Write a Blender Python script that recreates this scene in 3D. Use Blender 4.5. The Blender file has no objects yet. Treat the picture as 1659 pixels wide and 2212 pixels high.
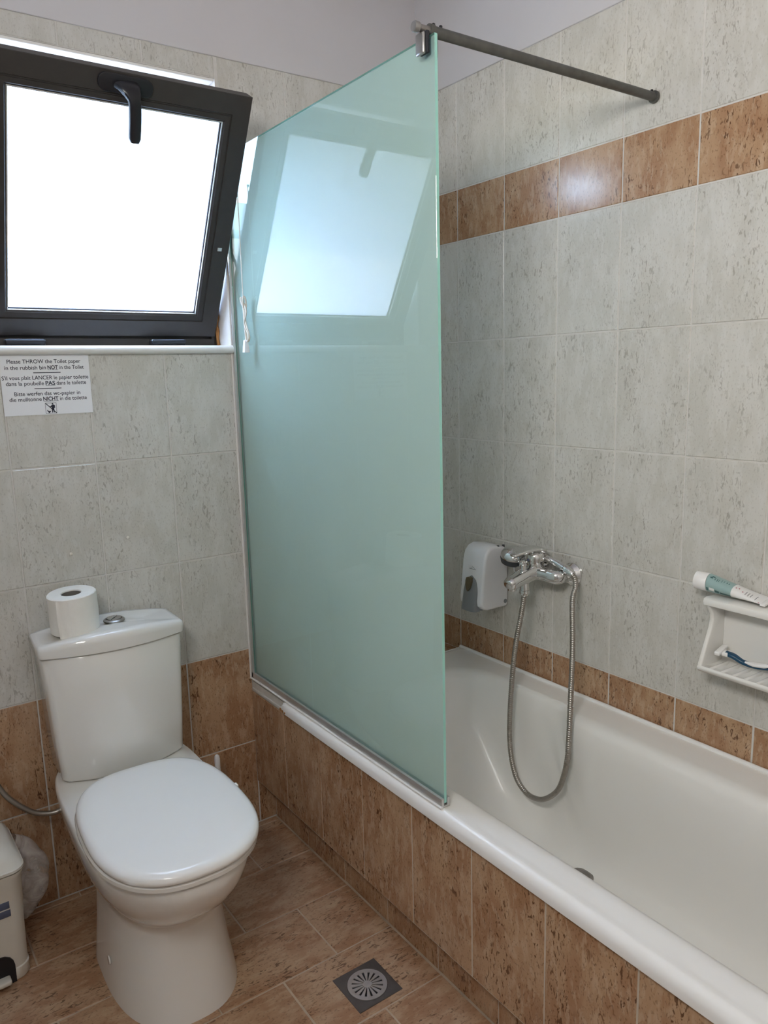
import bpy, bmesh, math, random
from mathutils import Vector, Matrix
random.seed(7)
scene = bpy.context.scene
COL = scene.collection

# ------------------------------------------------------------------ camera
CAM_R = ((0.81521256, -0.57859663, -0.02558162),
         (-0.12307816, -0.12991125, -0.98385712),
         (0.56593307, 0.80520122, -0.17711789))
cam_data = bpy.data.cameras.new('camera')
cam_data.sensor_fit = 'HORIZONTAL'
cam_data.sensor_width = 36.0
cam_data.lens = 1664.35 / 1659.0 * 36.0
cam_data.clip_start = 0.02
cam = bpy.data.objects.new('camera', cam_data)
COL.objects.link(cam)
r0, r1, r2 = [Vector(v) for v in CAM_R]
cm = Matrix((r0, -r1, -r2)).transposed().to_4x4()
cm.translation = (-1.6263, -2.0777, 1.3955)
cam.matrix_world = cm
scene.camera = cam

# ------------------------------------------------------------------ world, sun, room fill light, exposure
SKY_STRENGTH = 2.6
SUN_ENERGY = 3.5
ROOM_FILL = 18.0
EXPOSURE = 0.8
world = bpy.data.worlds.new('world')
scene.world = world
world.use_nodes = True
wn = world.node_tree
bgn = wn.nodes['Background']
sky = wn.nodes.new('ShaderNodeTexSky')
sky.sky_type = 'NISHITA'
sky.sun_disc = False
sky.sun_elevation = math.radians(60)
sky.sun_rotation = math.radians(-5)
sky.air_density = 1.0
sky.dust_density = 0.6
wn.links.new(sky.outputs['Color'], bgn.inputs['Color'])
bgn.inputs['Strength'].default_value = SKY_STRENGTH

sun_data = bpy.data.lights.new('sun', 'SUN')
sun_data.energy = SUN_ENERGY
sun_data.angle = math.radians(2.5)
sun_data.color = (1.0, 0.96, 0.9)
sun = bpy.data.objects.new('sun', sun_data)
COL.objects.link(sun)
sun_dir = Vector((0.04, -0.48, -0.87)).normalized()
sun.rotation_euler = sun_dir.to_track_quat('-Z', 'Y').to_euler()
sun.location = (-1.3, 3.0, 6.0)

# added fill light on the left wall, out of frame, brightens the room
fill_data = bpy.data.lights.new('fill_area_light', 'AREA')
fill_data.shape = 'RECTANGLE'
fill_data.size = 0.80
fill_data.size_y = 0.30
fill_data.energy = ROOM_FILL
fill_data.color = (1.0, 0.985, 0.94)
fill_light = bpy.data.objects.new('fill_area_light', fill_data)
COL.objects.link(fill_light)
fill_light.location = (-1.93, -1.75, 1.98)
fill_light.rotation_euler = Vector((1.0, 0.05, 0.0)).to_track_quat('-Z', 'Y').to_euler()

vs = scene.view_settings
vs.view_transform = 'Standard'
vs.look = 'None'
vs.gamma = 1.0
vs.use_curve_mapping = False
vs.exposure = EXPOSURE
scene.cycles.use_denoising = True
scene.cycles.max_bounces = 8
scene.cycles.diffuse_bounces = 5
scene.cycles.adaptive_threshold = 0.09
scene.cycles.use_light_tree = False
scene.cycles.transparent_max_bounces = 12
scene.cycles.sample_clamp_indirect = 12.0
scene.cycles.caustics_reflective = False
scene.cycles.caustics_refractive = False

# ------------------------------------------------------------------ helpers
MATS = {}

def nodes_of(name):
    m = bpy.data.materials.new(name)
    m.use_nodes = True
    MATS[name] = m
    nt = m.node_tree
    return m, nt, nt.nodes['Principled BSDF'], nt.nodes['Material Output']

def plain(name, col, rough=0.5, metal=0.0, coat=0.0, noise=0.06, scale=30.0, bump=0.0, spec=0.5, ior=1.45):
    """procedural material: a colour with a little noise-driven variation"""
    m, nt, p, out = nodes_of(name)
    tc = nt.nodes.new('ShaderNodeTexCoord')
    nz = nt.nodes.new('ShaderNodeTexNoise')
    nz.inputs['Scale'].default_value = scale
    nz.inputs['Detail'].default_value = 3
    nt.links.new(tc.outputs['Object'], nz.inputs['Vector'])
    mx = nt.nodes.new('ShaderNodeMix'); mx.data_type = 'RGBA'
    mx.inputs['A'].default_value = (*[c * (1 - noise) for c in col], 1)
    mx.inputs['B'].default_value = (*[min(1, c * (1 + noise)) for c in col], 1)
    nt.links.new(nz.outputs['Fac'], mx.inputs['Factor'])
    nt.links.new(mx.outputs['Result'], p.inputs['Base Color'])
    p.inputs['Roughness'].default_value = rough
    p.inputs['Metallic'].default_value = metal
    p.inputs['Coat Weight'].default_value = coat
    p.inputs['Coat Roughness'].default_value = 0.06
    p.inputs['Specular IOR Level'].default_value = spec
    p.inputs['IOR'].default_value = ior
    if bump:
        b = nt.nodes.new('ShaderNodeBump')
        b.inputs['Strength'].default_value = bump
        b.inputs['Distance'].default_value = 0.002
        nt.links.new(nz.outputs['Fac'], b.inputs['Height'])
        nt.links.new(b.outputs['Normal'], p.inputs['Normal'])
    return m

def tile_material(name, col_a, col_b, fleck, blotch, fleck_amount, rough, streak=0.5):
    """glazed tile with a travertine print: cloudy ground, vertical streaks, dark flecks"""
    m, nt, p, out = nodes_of(name)
    L = nt.links.new
    N = nt.nodes.new
    tc = N('ShaderNodeTexCoord')
    oi = N('ShaderNodeObjectInfo')
    off = N('ShaderNodeVectorMath'); off.operation = 'SCALE'
    off.inputs[0].default_value = (31.7, 17.3, 53.9)
    L(oi.outputs['Random'], off.inputs['Scale'])
    add = N('ShaderNodeVectorMath'); add.operation = 'ADD'
    L(tc.outputs['Object'], add.inputs[0]); L(off.outputs['Vector'], add.inputs[1])
    def noise(vec, scale, detail=3, distort=0.0):
        mp = N('ShaderNodeMapping')
        mp.inputs['Scale'].default_value = vec
        L(add.outputs['Vector'], mp.inputs['Vector'])
        n = N('ShaderNodeTexNoise')
        n.inputs['Scale'].default_value = scale
        n.inputs['Detail'].default_value = detail
        n.inputs['Distortion'].default_value = distort
        L(mp.outputs['Vector'], n.inputs['Vector'])
        return n.outputs['Fac']
    def ramp(fac, lo, hi):
        r = N('ShaderNodeMapRange'); r.interpolation_type = 'SMOOTHSTEP'
        r.inputs['From Min'].default_value = lo
        r.inputs['From Max'].default_value = hi
        L(fac, r.inputs['Value'])
        return r.outputs['Result']
    def mix(a, b, fac):
        x = N('ShaderNodeMix'); x.data_type = 'RGBA'
        if isinstance(a, tuple): x.inputs['A'].default_value = (*a, 1)
        else: L(a, x.inputs['A'])
        x.inputs['B'].default_value = (*b, 1)
        L(fac, x.inputs['Factor'])
        return x.outputs['Result']
    def mul(a, b):
        x = N('ShaderNodeMath'); x.operation = 'MULTIPLY'
        L(a, x.inputs[0])
        if isinstance(b, float): x.inputs[1].default_value = b
        else: L(b, x.inputs[1])
        return x.outputs['Value']
    cloud = ramp(noise((1, 1, 0.5), 18, 3), 0.40, 0.60)
    c = mix(col_a, col_b, cloud)
    st = ramp(noise((1, 1, 0.33), 85, 3, 0.5), 0.48, 0.66)
    c = mix(c, blotch, mul(st, streak))
    m1 = ramp(noise((1, 1, 0.35), 15, 1), 0.40, 0.58)
    f1 = ramp(noise((1, 1, 0.36), 165, 2, 0.8), 0.575, 0.66)
    f2 = ramp(noise((1, 1, 0.5), 290, 1, 0.0), 0.58, 0.70)
    fk = mul(mul(f1, m1), fleck_amount)
    c = mix(c, fleck, fk)
    c = mix(c, fleck, mul(f2, fleck_amount * 0.45))
    L(c, p.inputs['Base Color'])
    p.inputs['Roughness'].default_value = rough
    b = N('ShaderNodeBump')
    b.inputs['Strength'].default_value = 0.12
    b.inputs['Distance'].default_value = 0.0016
    wob = noise((1, 1, 1), 11, 1)
    L(wob, b.inputs['Height'])
    L(b.outputs['Normal'], p.inputs['Normal'])
    return m

def link(name, me, mat, parent=None, loc=None, mw=None):
    o = bpy.data.objects.new(name, me)
    COL.objects.link(o)
    if mat is not None and not me.materials:
        me.materials.append(MATS[mat] if isinstance(mat, str) else mat)
    if parent is not None: o.parent = parent
    if loc is not None: o.location = loc
    if mw is not None: o.matrix_local = mw
    return o

def mesh(name, verts, faces, mat, parent=None, smooth=False, loc=None, mw=None, fix=True):
    me = bpy.data.meshes.new(name)
    me.from_pydata([tuple(v) for v in verts], [], faces)
    if fix:
        bm = bmesh.new(); bm.from_mesh(me)
        bmesh.ops.recalc_face_normals(bm, faces=bm.faces)
        bm.to_mesh(me); bm.free()
    if smooth:
        me.shade_smooth()
    return link(name, me, mat, parent, loc, mw)

def sharp(o, deg=40):
    """smooth shading that keeps edges sharper than deg"""
    me = o.data
    me.shade_smooth()
    bm = bmesh.new(); bm.from_mesh(me)
    for e in bm.edges:
        if len(e.link_faces) == 2 and e.calc_face_angle(0) > math.radians(deg):
            e.smooth = False
    bm.to_mesh(me); bm.free()
    return o

def rbox_mesh(name, x0, x1, y0, y1, z0, z1, r=0.0, seg=2):
    bm = bmesh.new()
    bmesh.ops.create_cube(bm, size=1.0)
    for v in bm.verts:
        v.co = Vector(((x0 + x1) / 2 + v.co.x * (x1 - x0), (y0 + y1) / 2 + v.co.y * (y1 - y0), (z0 + z1) / 2 + v.co.z * (z1 - z0)))
    if r > 0:
        bmesh.ops.bevel(bm, geom=list(bm.edges), offset=r, segments=seg, affect='EDGES', profile=0.5)
    me = bpy.data.meshes.new(name)
    bm.to_mesh(me); bm.free()
    return me

def rbox(name, b, mat, parent=None, r=0.0, seg=2, loc=None, mw=None):
    o = link(name, rbox_mesh(name, *b, r, seg), mat, parent, loc, mw)
    if r > 0: sharp(o, 50)
    return o

def catmull(pts, n):
    pts = [Vector(p) for p in pts]
    P = [pts[0] * 2 - pts[1]] + pts + [pts[-1] * 2 - pts[-2]]
    out = []
    for i in range(1, len(P) - 2):
        for k in range(n):
            t = k / n
            a, b, c, d = P[i - 1], P[i], P[i + 1], P[i + 2]
            out.append(0.5 * ((2 * b) + (c - a) * t + (2 * a - 5 * b + 4 * c - d) * t * t + (3 * b - a - 3 * c + d) * t ** 3))
    out.append(pts[-1])
    return out

def resample(path, n):
    d = [0.0]
    for a, b in zip(path, path[1:]): d.append(d[-1] + (b - a).length)
    out, j = [], 0
    for i in range(n):
        s = d[-1] * i / (n - 1)
        while j < len(d) - 2 and d[j + 1] < s: j += 1
        t = (s - d[j]) / max(1e-9, d[j + 1] - d[j])
        out.append(path[j].lerp(path[j + 1], min(1, max(0, t))))
    return out, d[-1]

def tube_geo(path, radius, seg=10, squash=None):
    """path of Vectors, radius number or list; returns verts, faces"""
    verts, faces = [], []
    n = len(path)
    t = (path[1] - path[0]).normalized()
    ref = Vector((0, 0, 1)) if abs(t.z) < 0.9 else Vector((1, 0, 0))
    u = t.cross(ref).normalized()
    for i in range(n):
        if i == 0: tn = path[1] - path[0]
        elif i == n - 1: tn = path[-1] - path[-2]
        else: tn = path[i + 1] - path[i - 1]
        tn.normalize()
        u = (u - tn * u.dot(tn)).normalized()
        w = tn.cross(u)
        r = radius[i] if isinstance(radius, (list, tuple)) else radius
        for k in range(seg):
            a = 2 * math.pi * k / seg
            verts.append(path[i] + u * (math.cos(a) * r) + w * (math.sin(a) * r))
    for i in range(n - 1):
        for k in range(seg):
            a = i * seg + k; b = i * seg + (k + 1) % seg
            faces.append((a, b, b + seg, a + seg))
    faces.append(tuple(range(seg - 1, -1, -1)))
    faces.append(tuple(range((n - 1) * seg, n * seg)))
    return verts, faces

def tube(name, pts, r, mat, parent=None, n=8, seg=10, smooth_path=True, loc=None):
    path = catmull(pts, n) if smooth_path else [Vector(p) for p in pts]
    if isinstance(r, (list, tuple)) and smooth_path:
        rr = []
        for i in range(len(pts) - 1):
            for k in range(n): rr.append(r[i] + (r[i + 1] - r[i]) * k / n)
        rr.append(r[-1]); r = rr
    v, f = tube_geo(path, r, seg)
    o = mesh(name, v, f, mat, parent, loc=loc)
    return sharp(o, 50)

def lathe(name, prof, mat, parent=None, seg=28, axis='Z', origin=(0, 0, 0), mw=None):
    """prof: list of (radius, height) along the axis"""
    verts, faces = [], []
    O = Vector(origin)
    for r, h in prof:
        for k in range(seg):
            a = 2 * math.pi * k / seg
            c, s = math.cos(a) * r, math.sin(a) * r
            v = {'Z': (c, s, h), 'X': (h, c, s), 'Y': (s, h, c)}[axis]
            verts.append(O + Vector(v))
    for i in range(len(prof) - 1):
        for k in range(seg):
            a = i * seg + k; b = i * seg + (k + 1) % seg
            faces.append((a, b, b + seg, a + seg))
    faces.append(tuple(range(seg)))
    faces.append(tuple(range((len(prof) - 1) * seg, len(prof) * seg)))
    o = mesh(name, verts, faces, mat, parent, mw=mw)
    return sharp(o, 35)

def loft(name, rings, mat, parent=None, cap0=True, cap1=True, angle=40, loc=None, mw=None):
    verts, faces = [], []
    n = len(rings[0])
    for r in rings: verts += [Vector(p) for p in r]
    for i in range(len(rings) - 1):
        for k in range(n):
            a = i * n + k; b = i * n + (k + 1) % n
            faces.append((a, b, b + n, a + n))
    if cap0: faces.append(tuple(range(n)))
    if cap1: faces.append(tuple(range((len(rings) - 1) * n, len(rings) * n)))
    o = mesh(name, verts, faces, mat, parent, loc=loc, mw=mw)
    return sharp(o, angle)

def prism(name, pts, axis, a0, a1, mat, parent=None, bevel=0.0, loc=None, mw=None, seg=2):
    """extrude a 2-D outline: axis 'x' -> pts are (y,z); 'y' -> (x,z); 'z' -> (x,y)"""
    def put(p, a):
        return {'x': (a, p[0], p[1]), 'y': (p[0], a, p[1]), 'z': (p[0], p[1], a)}[axis]
    n = len(pts)
    v = [put(p, a0) for p in pts] + [put(p, a1) for p in pts]
    f = [tuple(range(n)), tuple(range(2 * n - 1, n - 1, -1))] + [(k, (k + 1) % n, n + (k + 1) % n, n + k) for k in range(n)]
    o = mesh(name, v, f, mat, parent, loc=loc, mw=mw)
    if bevel:
        bm = bmesh.new(); bm.from_mesh(o.data)
        es = [e for e in bm.edges if len(e.link_faces) == 2 and e.calc_face_angle(0) > math.radians(50)]
        bmesh.ops.bevel(bm, geom=es, offset=bevel, segments=seg, affect='EDGES', profile=0.5)
        bm.to_mesh(o.data); bm.free()
    return sharp(o, 40)

def frame_loop(name, x0, x1, z0, z1, prof, mat, parent=None, loc=None, mw=None):
    """picture-frame moulding: prof = closed list of (inset, y)"""
    v, f = [], []
    m = len(prof)
    for ins, y in prof:
        v += [(x0 + ins, y, z0 + ins), (x1 - ins, y, z0 + ins), (x1 - ins, y, z1 - ins), (x0 + ins, y, z1 - ins)]
    for i in range(m):
        j = (i + 1) % m
        for k in range(4):
            l = (k + 1) % 4
            f.append((i * 4 + k, i * 4 + l, j * 4 + l, j * 4 + k))
    return mesh(name, v, f, mat, parent, loc=loc, mw=mw)

def empty(name, loc=(0, 0, 0), rotz=0.0):
    o = bpy.data.objects.new(name, None)
    COL.objects.link(o)
    o.location = loc
    o.rotation_euler = (0, 0, rotz)
    o.empty_display_size = 0.05
    return o

def tag(o, label, cat, group=None):
    o['label'] = label; o['category'] = cat
    if group: o['group'] = group
    return o

def struct(o, label=None):
    o['kind'] = 'structure'
    if label: o['label'] = label
    return o

def sgnpow(c, e):
    return math.copysign(abs(c) ** e, c)

def arc(cx, cy, r, a0, a1, n):
    return [(cx + r * math.cos(math.radians(a0 + (a1 - a0) * i / n)), cy + r * math.sin(math.radians(a0 + (a1 - a0) * i / n))) for i in range(n + 1)]

def rrect(x0, x1, y0, y1, r, n=5):
    r = min(r, (x1 - x0) / 2 - 1e-5, (y1 - y0) / 2 - 1e-5)
    return arc(x1 - r, y1 - r, r, 0, 90, n) + arc(x0 + r, y1 - r, r, 90, 180, n) + arc(x0 + r, y0 + r, r, 180, 270, n) + arc(x1 - r, y0 + r, r, 270, 360, n)

# ------------------------------------------------------------------ materials
tile_material('light_tile', (0.605, 0.585, 0.54), (0.555, 0.535, 0.485), (0.25, 0.22, 0.185), (0.65, 0.635, 0.60), 0.52, 0.17, 0.45)
tile_material('brown_tile', (0.45, 0.285, 0.17), (0.36, 0.20, 0.11), (0.09, 0.038, 0.018), (0.54, 0.39, 0.265), 0.85, 0.2, 0.55)
tile_material('floor_tile', (0.47, 0.305, 0.19), (0.37, 0.205, 0.115), (0.09, 0.04, 0.02), (0.55, 0.395, 0.26), 0.8, 0.3, 0.45)
plain('grout_light', (0.62, 0.595, 0.56), 0.85, noise=0.12, scale=60)
plain('grout_brown', (0.52, 0.44, 0.35), 0.85, noise=0.2, scale=40)
plain('grout_floor', (0.52, 0.41, 0.31), 0.85, noise=0.45, scale=14)
plain('paint', (0.62, 0.595, 0.61), 0.8, noise=0.03, scale=6)
plain('paint_warm', (0.68, 0.66, 0.63), 0.7, noise=0.06, scale=5)
plain('plaster', (0.84, 0.82, 0.79), 0.75, noise=0.06, scale=20)
plain('marble', (0.74, 0.72, 0.69), 0.3, noise=0.08, scale=18)
plain('ceramic', (0.80, 0.785, 0.75), 0.1, coat=0.5, noise=0.01, scale=8)
plain('cistern_ceramic', (0.77, 0.755, 0.72), 0.12, coat=0.5, noise=0.01, scale=8)
plain('seat_plastic', (0.84, 0.83, 0.81), 0.16, noise=0.01, scale=10)
plain('enamel', (0.80, 0.785, 0.75), 0.3, coat=0.1, noise=0.02, scale=5)
plain('silicone', (0.72, 0.70, 0.66), 0.45, noise=0.12, scale=45)
plain('bronze_frame', (0.036, 0.032, 0.030), 0.42, noise=0.15, scale=40)
plain('black_plastic', (0.012, 0.012, 0.016), 0.3, noise=0.1)
plain('rubber', (0.02, 0.02, 0.025), 0.6)
plain('steel', (0.42, 0.41, 0.40), 0.35, metal=0.9, noise=0.18, scale=60)
plain('dull_steel', (0.30, 0.28, 0.265), 0.42, metal=0.75, noise=0.3, scale=35)
plain('drain_plate', (0.17, 0.155, 0.145), 0.35, metal=0.6, noise=0.3, scale=30)
plain('grate_steel', (0.55, 0.52, 0.50), 0.38, metal=0.6, noise=0.15, scale=50)
plain('rod_metal', (0.13, 0.13, 0.12), 0.5, metal=0.6, noise=0.35, scale=55, bump=0.25)
plain('chrome', (0.72, 0.72, 0.72), 0.07, metal=1.0, noise=0.02)
plain('hose_metal', (0.36, 0.335, 0.305), 0.32, metal=0.85, noise=0.1)
plain('aluminium', (0.60, 0.59, 0.575), 0.34, metal=0.7, noise=0.12, scale=40)
plain('white_plastic', (0.78, 0.78, 0.80), 0.28, noise=0.02)
plain('cream_plastic', (0.72, 0.69, 0.62), 0.35, noise=0.03)
plain('grey_plastic', (0.22, 0.235, 0.25), 0.4, noise=0.04)
plain('dark_grey_plastic', (0.05, 0.055, 0.06), 0.5, noise=0.1)
plain('soap_window', (0.12, 0.10, 0.06), 0.1, coat=0.5)
plain('paper_tissue', (0.82, 0.80, 0.75), 0.95, noise=0.04, scale=50, bump=0.4)
plain('cardboard', (0.20, 0.185, 0.17), 0.9)
plain('sign_card', (0.80, 0.80, 0.82), 0.5, noise=0.015)
plain('ink', (0.012, 0.012, 0.03), 0.6)
plain('teal_print', (0.30, 0.43, 0.42), 0.3, noise=0.05)
plain('dark_teal_print', (0.05, 0.13, 0.13), 0.35)
plain('cap_white', (0.82, 0.81, 0.80), 0.3)
plain('red_print', (0.35, 0.02, 0.06), 0.4)
plain('blue_plastic', (0.01, 0.06, 0.12), 0.25, noise=0.1)
plain('cord_fabric', (0.66, 0.62, 0.55), 0.8, noise=0.1, scale=120)
plain('label_blue', (0.10, 0.12, 0.19), 0.45, noise=0.1)
plain('rust', (0.35, 0.16, 0.05), 0.8, noise=0.5, scale=60)
plain('outdoor_white', (0.75, 0.73, 0.70), 0.8, noise=0.06, scale=2)
plain('outdoor_beige', (0.55, 0.46, 0.38), 0.8, noise=0.1, scale=2)
plain('outdoor_grey', (0.30, 0.30, 0.30), 0.8, noise=0.1, scale=2)
plain('outdoor_paving', (0.45, 0.42, 0.38), 0.9, noise=0.15, scale=3)

def screen_material():
    """green-tinted glass, smooth in front, frosted on the bath side"""
    m, nt, p, out = nodes_of('green_glass_front')
    N, L = nt.nodes.new, nt.links.new
    nt.nodes.remove(p)
    lw = N('ShaderNodeLayerWeight'); lw.inputs['Blend'].default_value = 0.5      # Schlick reflectance, the same from both sides
    pw = N('ShaderNodeMath'); pw.operation = 'POWER'; pw.inputs[1].default_value = 5.0
    L(lw.outputs['Facing'], pw.inputs[0])
    fr = N('ShaderNodeMapRange'); fr.inputs['To Min'].default_value = 0.04; fr.inputs['To Max'].default_value = 1.0
    L(pw.outputs['Value'], fr.inputs['Value'])
    tp = N('ShaderNodeBsdfTransparent'); tp.inputs['Color'].default_value = (0.715, 0.85, 0.825, 1)
    gl = N('ShaderNodeBsdfGlossy'); gl.inputs['Roughness'].default_value = 0.012
    ms = N('ShaderNodeMixShader')
    L(fr.outputs['Result'], ms.inputs[0]); L(tp.outputs['BSDF'], ms.inputs[1]); L(gl.outputs['BSDF'], ms.inputs[2])
    L(ms.outputs['Shader'], out.inputs['Surface'])
    m, nt, p, out = nodes_of('green_glass_frosted')
    N, L = nt.nodes.new, nt.links.new
    nt.nodes.remove(p)
    tc = N('ShaderNodeTexCoord')
    nz = N('ShaderNodeTexNoise'); nz.inputs['Scale'].default_value = 4; nz.inputs['Detail'].default_value = 5
    L(tc.outputs['Object'], nz.inputs['Vector'])
    mx = N('ShaderNodeMix'); mx.data_type = 'RGBA'
    mx.inputs['A'].default_value = (0.86, 0.90, 0.88, 1)
    mx.inputs['B'].default_value = (0.93, 0.96, 0.945, 1)
    L(nz.outputs['Fac'], mx.inputs['Factor'])
    tr = N('ShaderNodeBsdfTranslucent'); df = N('ShaderNodeBsdfDiffuse')
    L(mx.outputs['Result'], tr.inputs['Color']); L(mx.outputs['Result'], df.inputs['Color'])
    ms = N('ShaderNodeMixShader'); ms.inputs[0].default_value = 0.5
    L(df.outputs['BSDF'], ms.inputs[1]); L(tr.outputs['BSDF'], ms.inputs[2])
    L(ms.outputs['Shader'], out.inputs['Surface'])
screen_material()
plain('glass_edge', (0.30, 0.60, 0.52), 0.1, coat=0.5, noise=0.05)

def pane_material():
    """obscured window glass: scatters daylight, lets a little straight through"""
    m, nt, p, out = nodes_of('obscured_glass')
    N, L = nt.nodes.new, nt.links.new
    nt.nodes.remove(p)
    tc = N('ShaderNodeTexCoord')
    nz = N('ShaderNodeTexNoise'); nz.inputs['Scale'].default_value = 260; nz.inputs['Detail'].default_value = 2
    L(tc.outputs['Object'], nz.inputs['Vector'])
    bp = N('ShaderNodeBump'); bp.inputs['Strength'].default_value = 0.3; bp.inputs['Distance'].default_value = 0.001
    L(nz.outputs['Fac'], bp.inputs['Height'])
    tl = N('ShaderNodeBsdfTranslucent'); tl.inputs['Color'].default_value = (0.83, 0.875, 0.92, 1)
    tp = N('ShaderNodeBsdfTransparent'); tp.inputs['Color'].default_value = (0.9, 0.95, 1.0, 1)
    gl = N('ShaderNodeBsdfGlossy'); gl.inputs['Roughness'].default_value = 0.12
    L(bp.outputs['Normal'], gl.inputs['Normal'])
    a = N('ShaderNodeMixShader'); a.inputs[0].default_value = 0.0
    L(tl.outputs['BSDF'], a.inputs[1]); L(tp.outputs['BSDF'], a.inputs[2])
    b = N('ShaderNodeMixShader'); b.inputs[0].default_value = 0.05
    L(a.outputs['Shader'], b.inputs[1]); L(gl.outputs['BSDF'], b.inputs[2])
    L(b.outputs['Shader'], out.inputs['Surface'])
    m2, nt2, p2, out2 = nodes_of('clear_glass_side')
    t2 = nt2.nodes.new('ShaderNodeBsdfTransparent'); t2.inputs['Color'].default_value = (0.96, 0.98, 1, 1)
    g2 = nt2.nodes.new('ShaderNodeBsdfGlossy'); g2.inputs['Roughness'].default_value = 0.02
    x2 = nt2.nodes.new('ShaderNodeMixShader'); x2.inputs[0].default_value = 0.04
    nt2.links.new(t2.outputs[0], x2.inputs[1]); nt2.links.new(g2.outputs[0], x2.inputs[2])
    nt2.links.new(x2.outputs[0], out2.inputs['Surface'])
pane_material()

def bag_material():
    m, nt, p, out = nodes_of('bag_film')
    N, L = nt.nodes.new, nt.links.new
    p.inputs['Base Color'].default_value = (0.85, 0.83, 0.82, 1)
    p.inputs['Roughness'].default_value = 0.3
    tc = N('ShaderNodeTexCoord')
    nz = N('ShaderNodeTexNoise'); nz.inputs['Scale'].default_value = 22; nz.inputs['Detail'].default_value = 4
    nz.inputs['Distortion'].default_value = 1.2
    L(tc.outputs['Object'], nz.inputs['Vector'])
    bp = N('ShaderNodeBump'); bp.inputs['Strength'].default_value = 0.8; bp.inputs['Distance'].default_value = 0.006
    L(nz.outputs['Fac'], bp.inputs['Height']); L(bp.outputs['Normal'], p.inputs['Normal'])
    mr = N('ShaderNodeMapRange'); mr.inputs['From Min'].default_value = 0.35; mr.inputs['From Max'].default_value = 0.7
    mr.inputs['To Min'].default_value = 0.80; mr.inputs['To Max'].default_value = 0.50
    L(nz.outputs['Fac'], mr.inputs['Value'])
    tp = N('ShaderNodeBsdfTransparent')
    ms = N('ShaderNodeMixShader')
    L(mr.outputs['Result'], ms.inputs[0]); L(p.outputs['BSDF'], ms.inputs[1]); L(tp.outputs['BSDF'], ms.inputs[2])
    L(ms.outputs['Shader'], out.inputs['Surface'])
bag_material()

# ------------------------------------------------------------------ room shell
T = 0.302            # tile module, high
TW = 0.2034          # tile module, wide
ZB = 0.58            # top of the brown dado
ROWS = [ZB + T * k for k in range(5)]          # .58 .882 1.184 1.486 1.788
Z_STRIP = ROWS[4] + 0.151
Z_TOP = Z_STRIP + T                            # end of the tiling
CEIL = 2.62
XL, YF = -2.02, -2.75                          # left wall, front wall
WX0, WX1, WZ0, WZ1 = -1.342, -0.684, 1.484, 2.185   # window opening
G = 0.0036           # joint width
GD = 0.0016          # joint depth

TILE_CACHE = {}
def tile_mesh(w, h, mat):
    key = (round(w, 4), round(h, 4), mat)
    if key in TILE_CACHE: return TILE_CACHE[key]
    a, b, c, t = w / 2, h / 2, 0.0014, 0.007
    v = [(-a, t, -b), (a, t, -b), (a, t, b), (-a, t, b),
         (-a, c, -b), (a, c, -b), (a, c, b), (-a, c, b),
         (-a + c, 0, -b + c), (a - c, 0, -b + c), (a - c, 0, b - c), (-a + c, 0, b - c)]
    f = [(3, 2, 1, 0), (8, 9, 10, 11)]
    for k in range(4):
        l = (k + 1) % 4
        f += [(k, l, 4 + l, 4 + k), (4 + k, 4 + l, 8 + l, 8 + k)]
    me = bpy.data.meshes.new('tile')
    me.from_pydata(v, [], f)
    bm = bmesh.new(); bm.from_mesh(me)
    bmesh.ops.recalc_face_normals(bm, faces=bm.faces)
    bm.to_mesh(me); bm.free()
    me.materials.append(MATS[mat])
    TILE_CACHE[key] = me
    return me

BASE_BACK = Matrix.Identity(3)
BASE_RIGHT = Matrix(((0, 1, 0), (-1, 0, 0), (0, 0, 1)))           # front faces -x
BASE_FLOOR = Matrix(((0, 0, 1), (-1, 0, 0), (0, -1, 0)))          # front faces +z, grain along x
BASE_TOP = Matrix(((1, 0, 0), (0, 0, 1), (0, -1, 0)))             # front faces +z, grain along y

def tile(parent, base, centre, w, h, mat):
    if w < 0.012 or h < 0.012: return None
    o = bpy.data.objects.new('tile', tile_mesh(w - G, h - G, mat))
    COL.objects.link(o)
    o.parent = parent
    jit = Matrix.Rotation(math.radians(random.uniform(-0.25, 0.25)), 3, 'X') @ Matrix.Rotation(math.radians(random.uniform(-0.25, 0.25)), 3, 'Z')
    m = (base @ jit).to_4x4()
    n = base @ Vector((0, -1, 0))
    m.translation = Vector(centre) + n * random.uniform(-0.0004, 0.0003)
    o.matrix_local = m
    return o

# --- back wall (window wall): solid pieces round the opening
def boxes(name, bs, mat, parent=None):
    v, f = [], []
    for x0, x1, y0, y1, z0, z1 in bs:
        s = len(v)
        v += [(x0, y0, z0), (x1, y0, z0), (x1, y1, z0), (x0, y1, z0), (x0, y0, z1), (x1, y0, z1), (x1, y1, z1), (x0, y1, z1)]
        f += [tuple(s + i for i in q) for q in ((0, 3, 2, 1), (4, 5, 6, 7), (0, 1, 5, 4), (1, 2, 6, 5), (2, 3, 7, 6), (3, 0, 4, 7))]
    return mesh(name, v, f, mat, parent)

def wall_with_hole(name, x0, x1, z0, z1, hx0, hx1, hz0, hz1, y0, y1, mat):
    """one connected wall slab with a rectangular opening"""
    v, f = [], []
    for y in (y0, y1):
        v += [(x0, y, z0), (x1, y, z0), (x1, y, z1), (x0, y, z1), (hx0, y, hz0), (hx1, y, hz0), (hx1, y, hz1), (hx0, y, hz1)]
    for k in range(4):
        l = (k + 1) % 4
        f += [(k, l, 4 + l, 4 + k), (8 + k, 8 + 4 + k, 8 + 4 + l, 8 + l), (k, 8 + k, 8 + l, l), (4 + k, 4 + l, 12 + l, 12 + k)]
    return mesh(name, v, f, mat)

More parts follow.
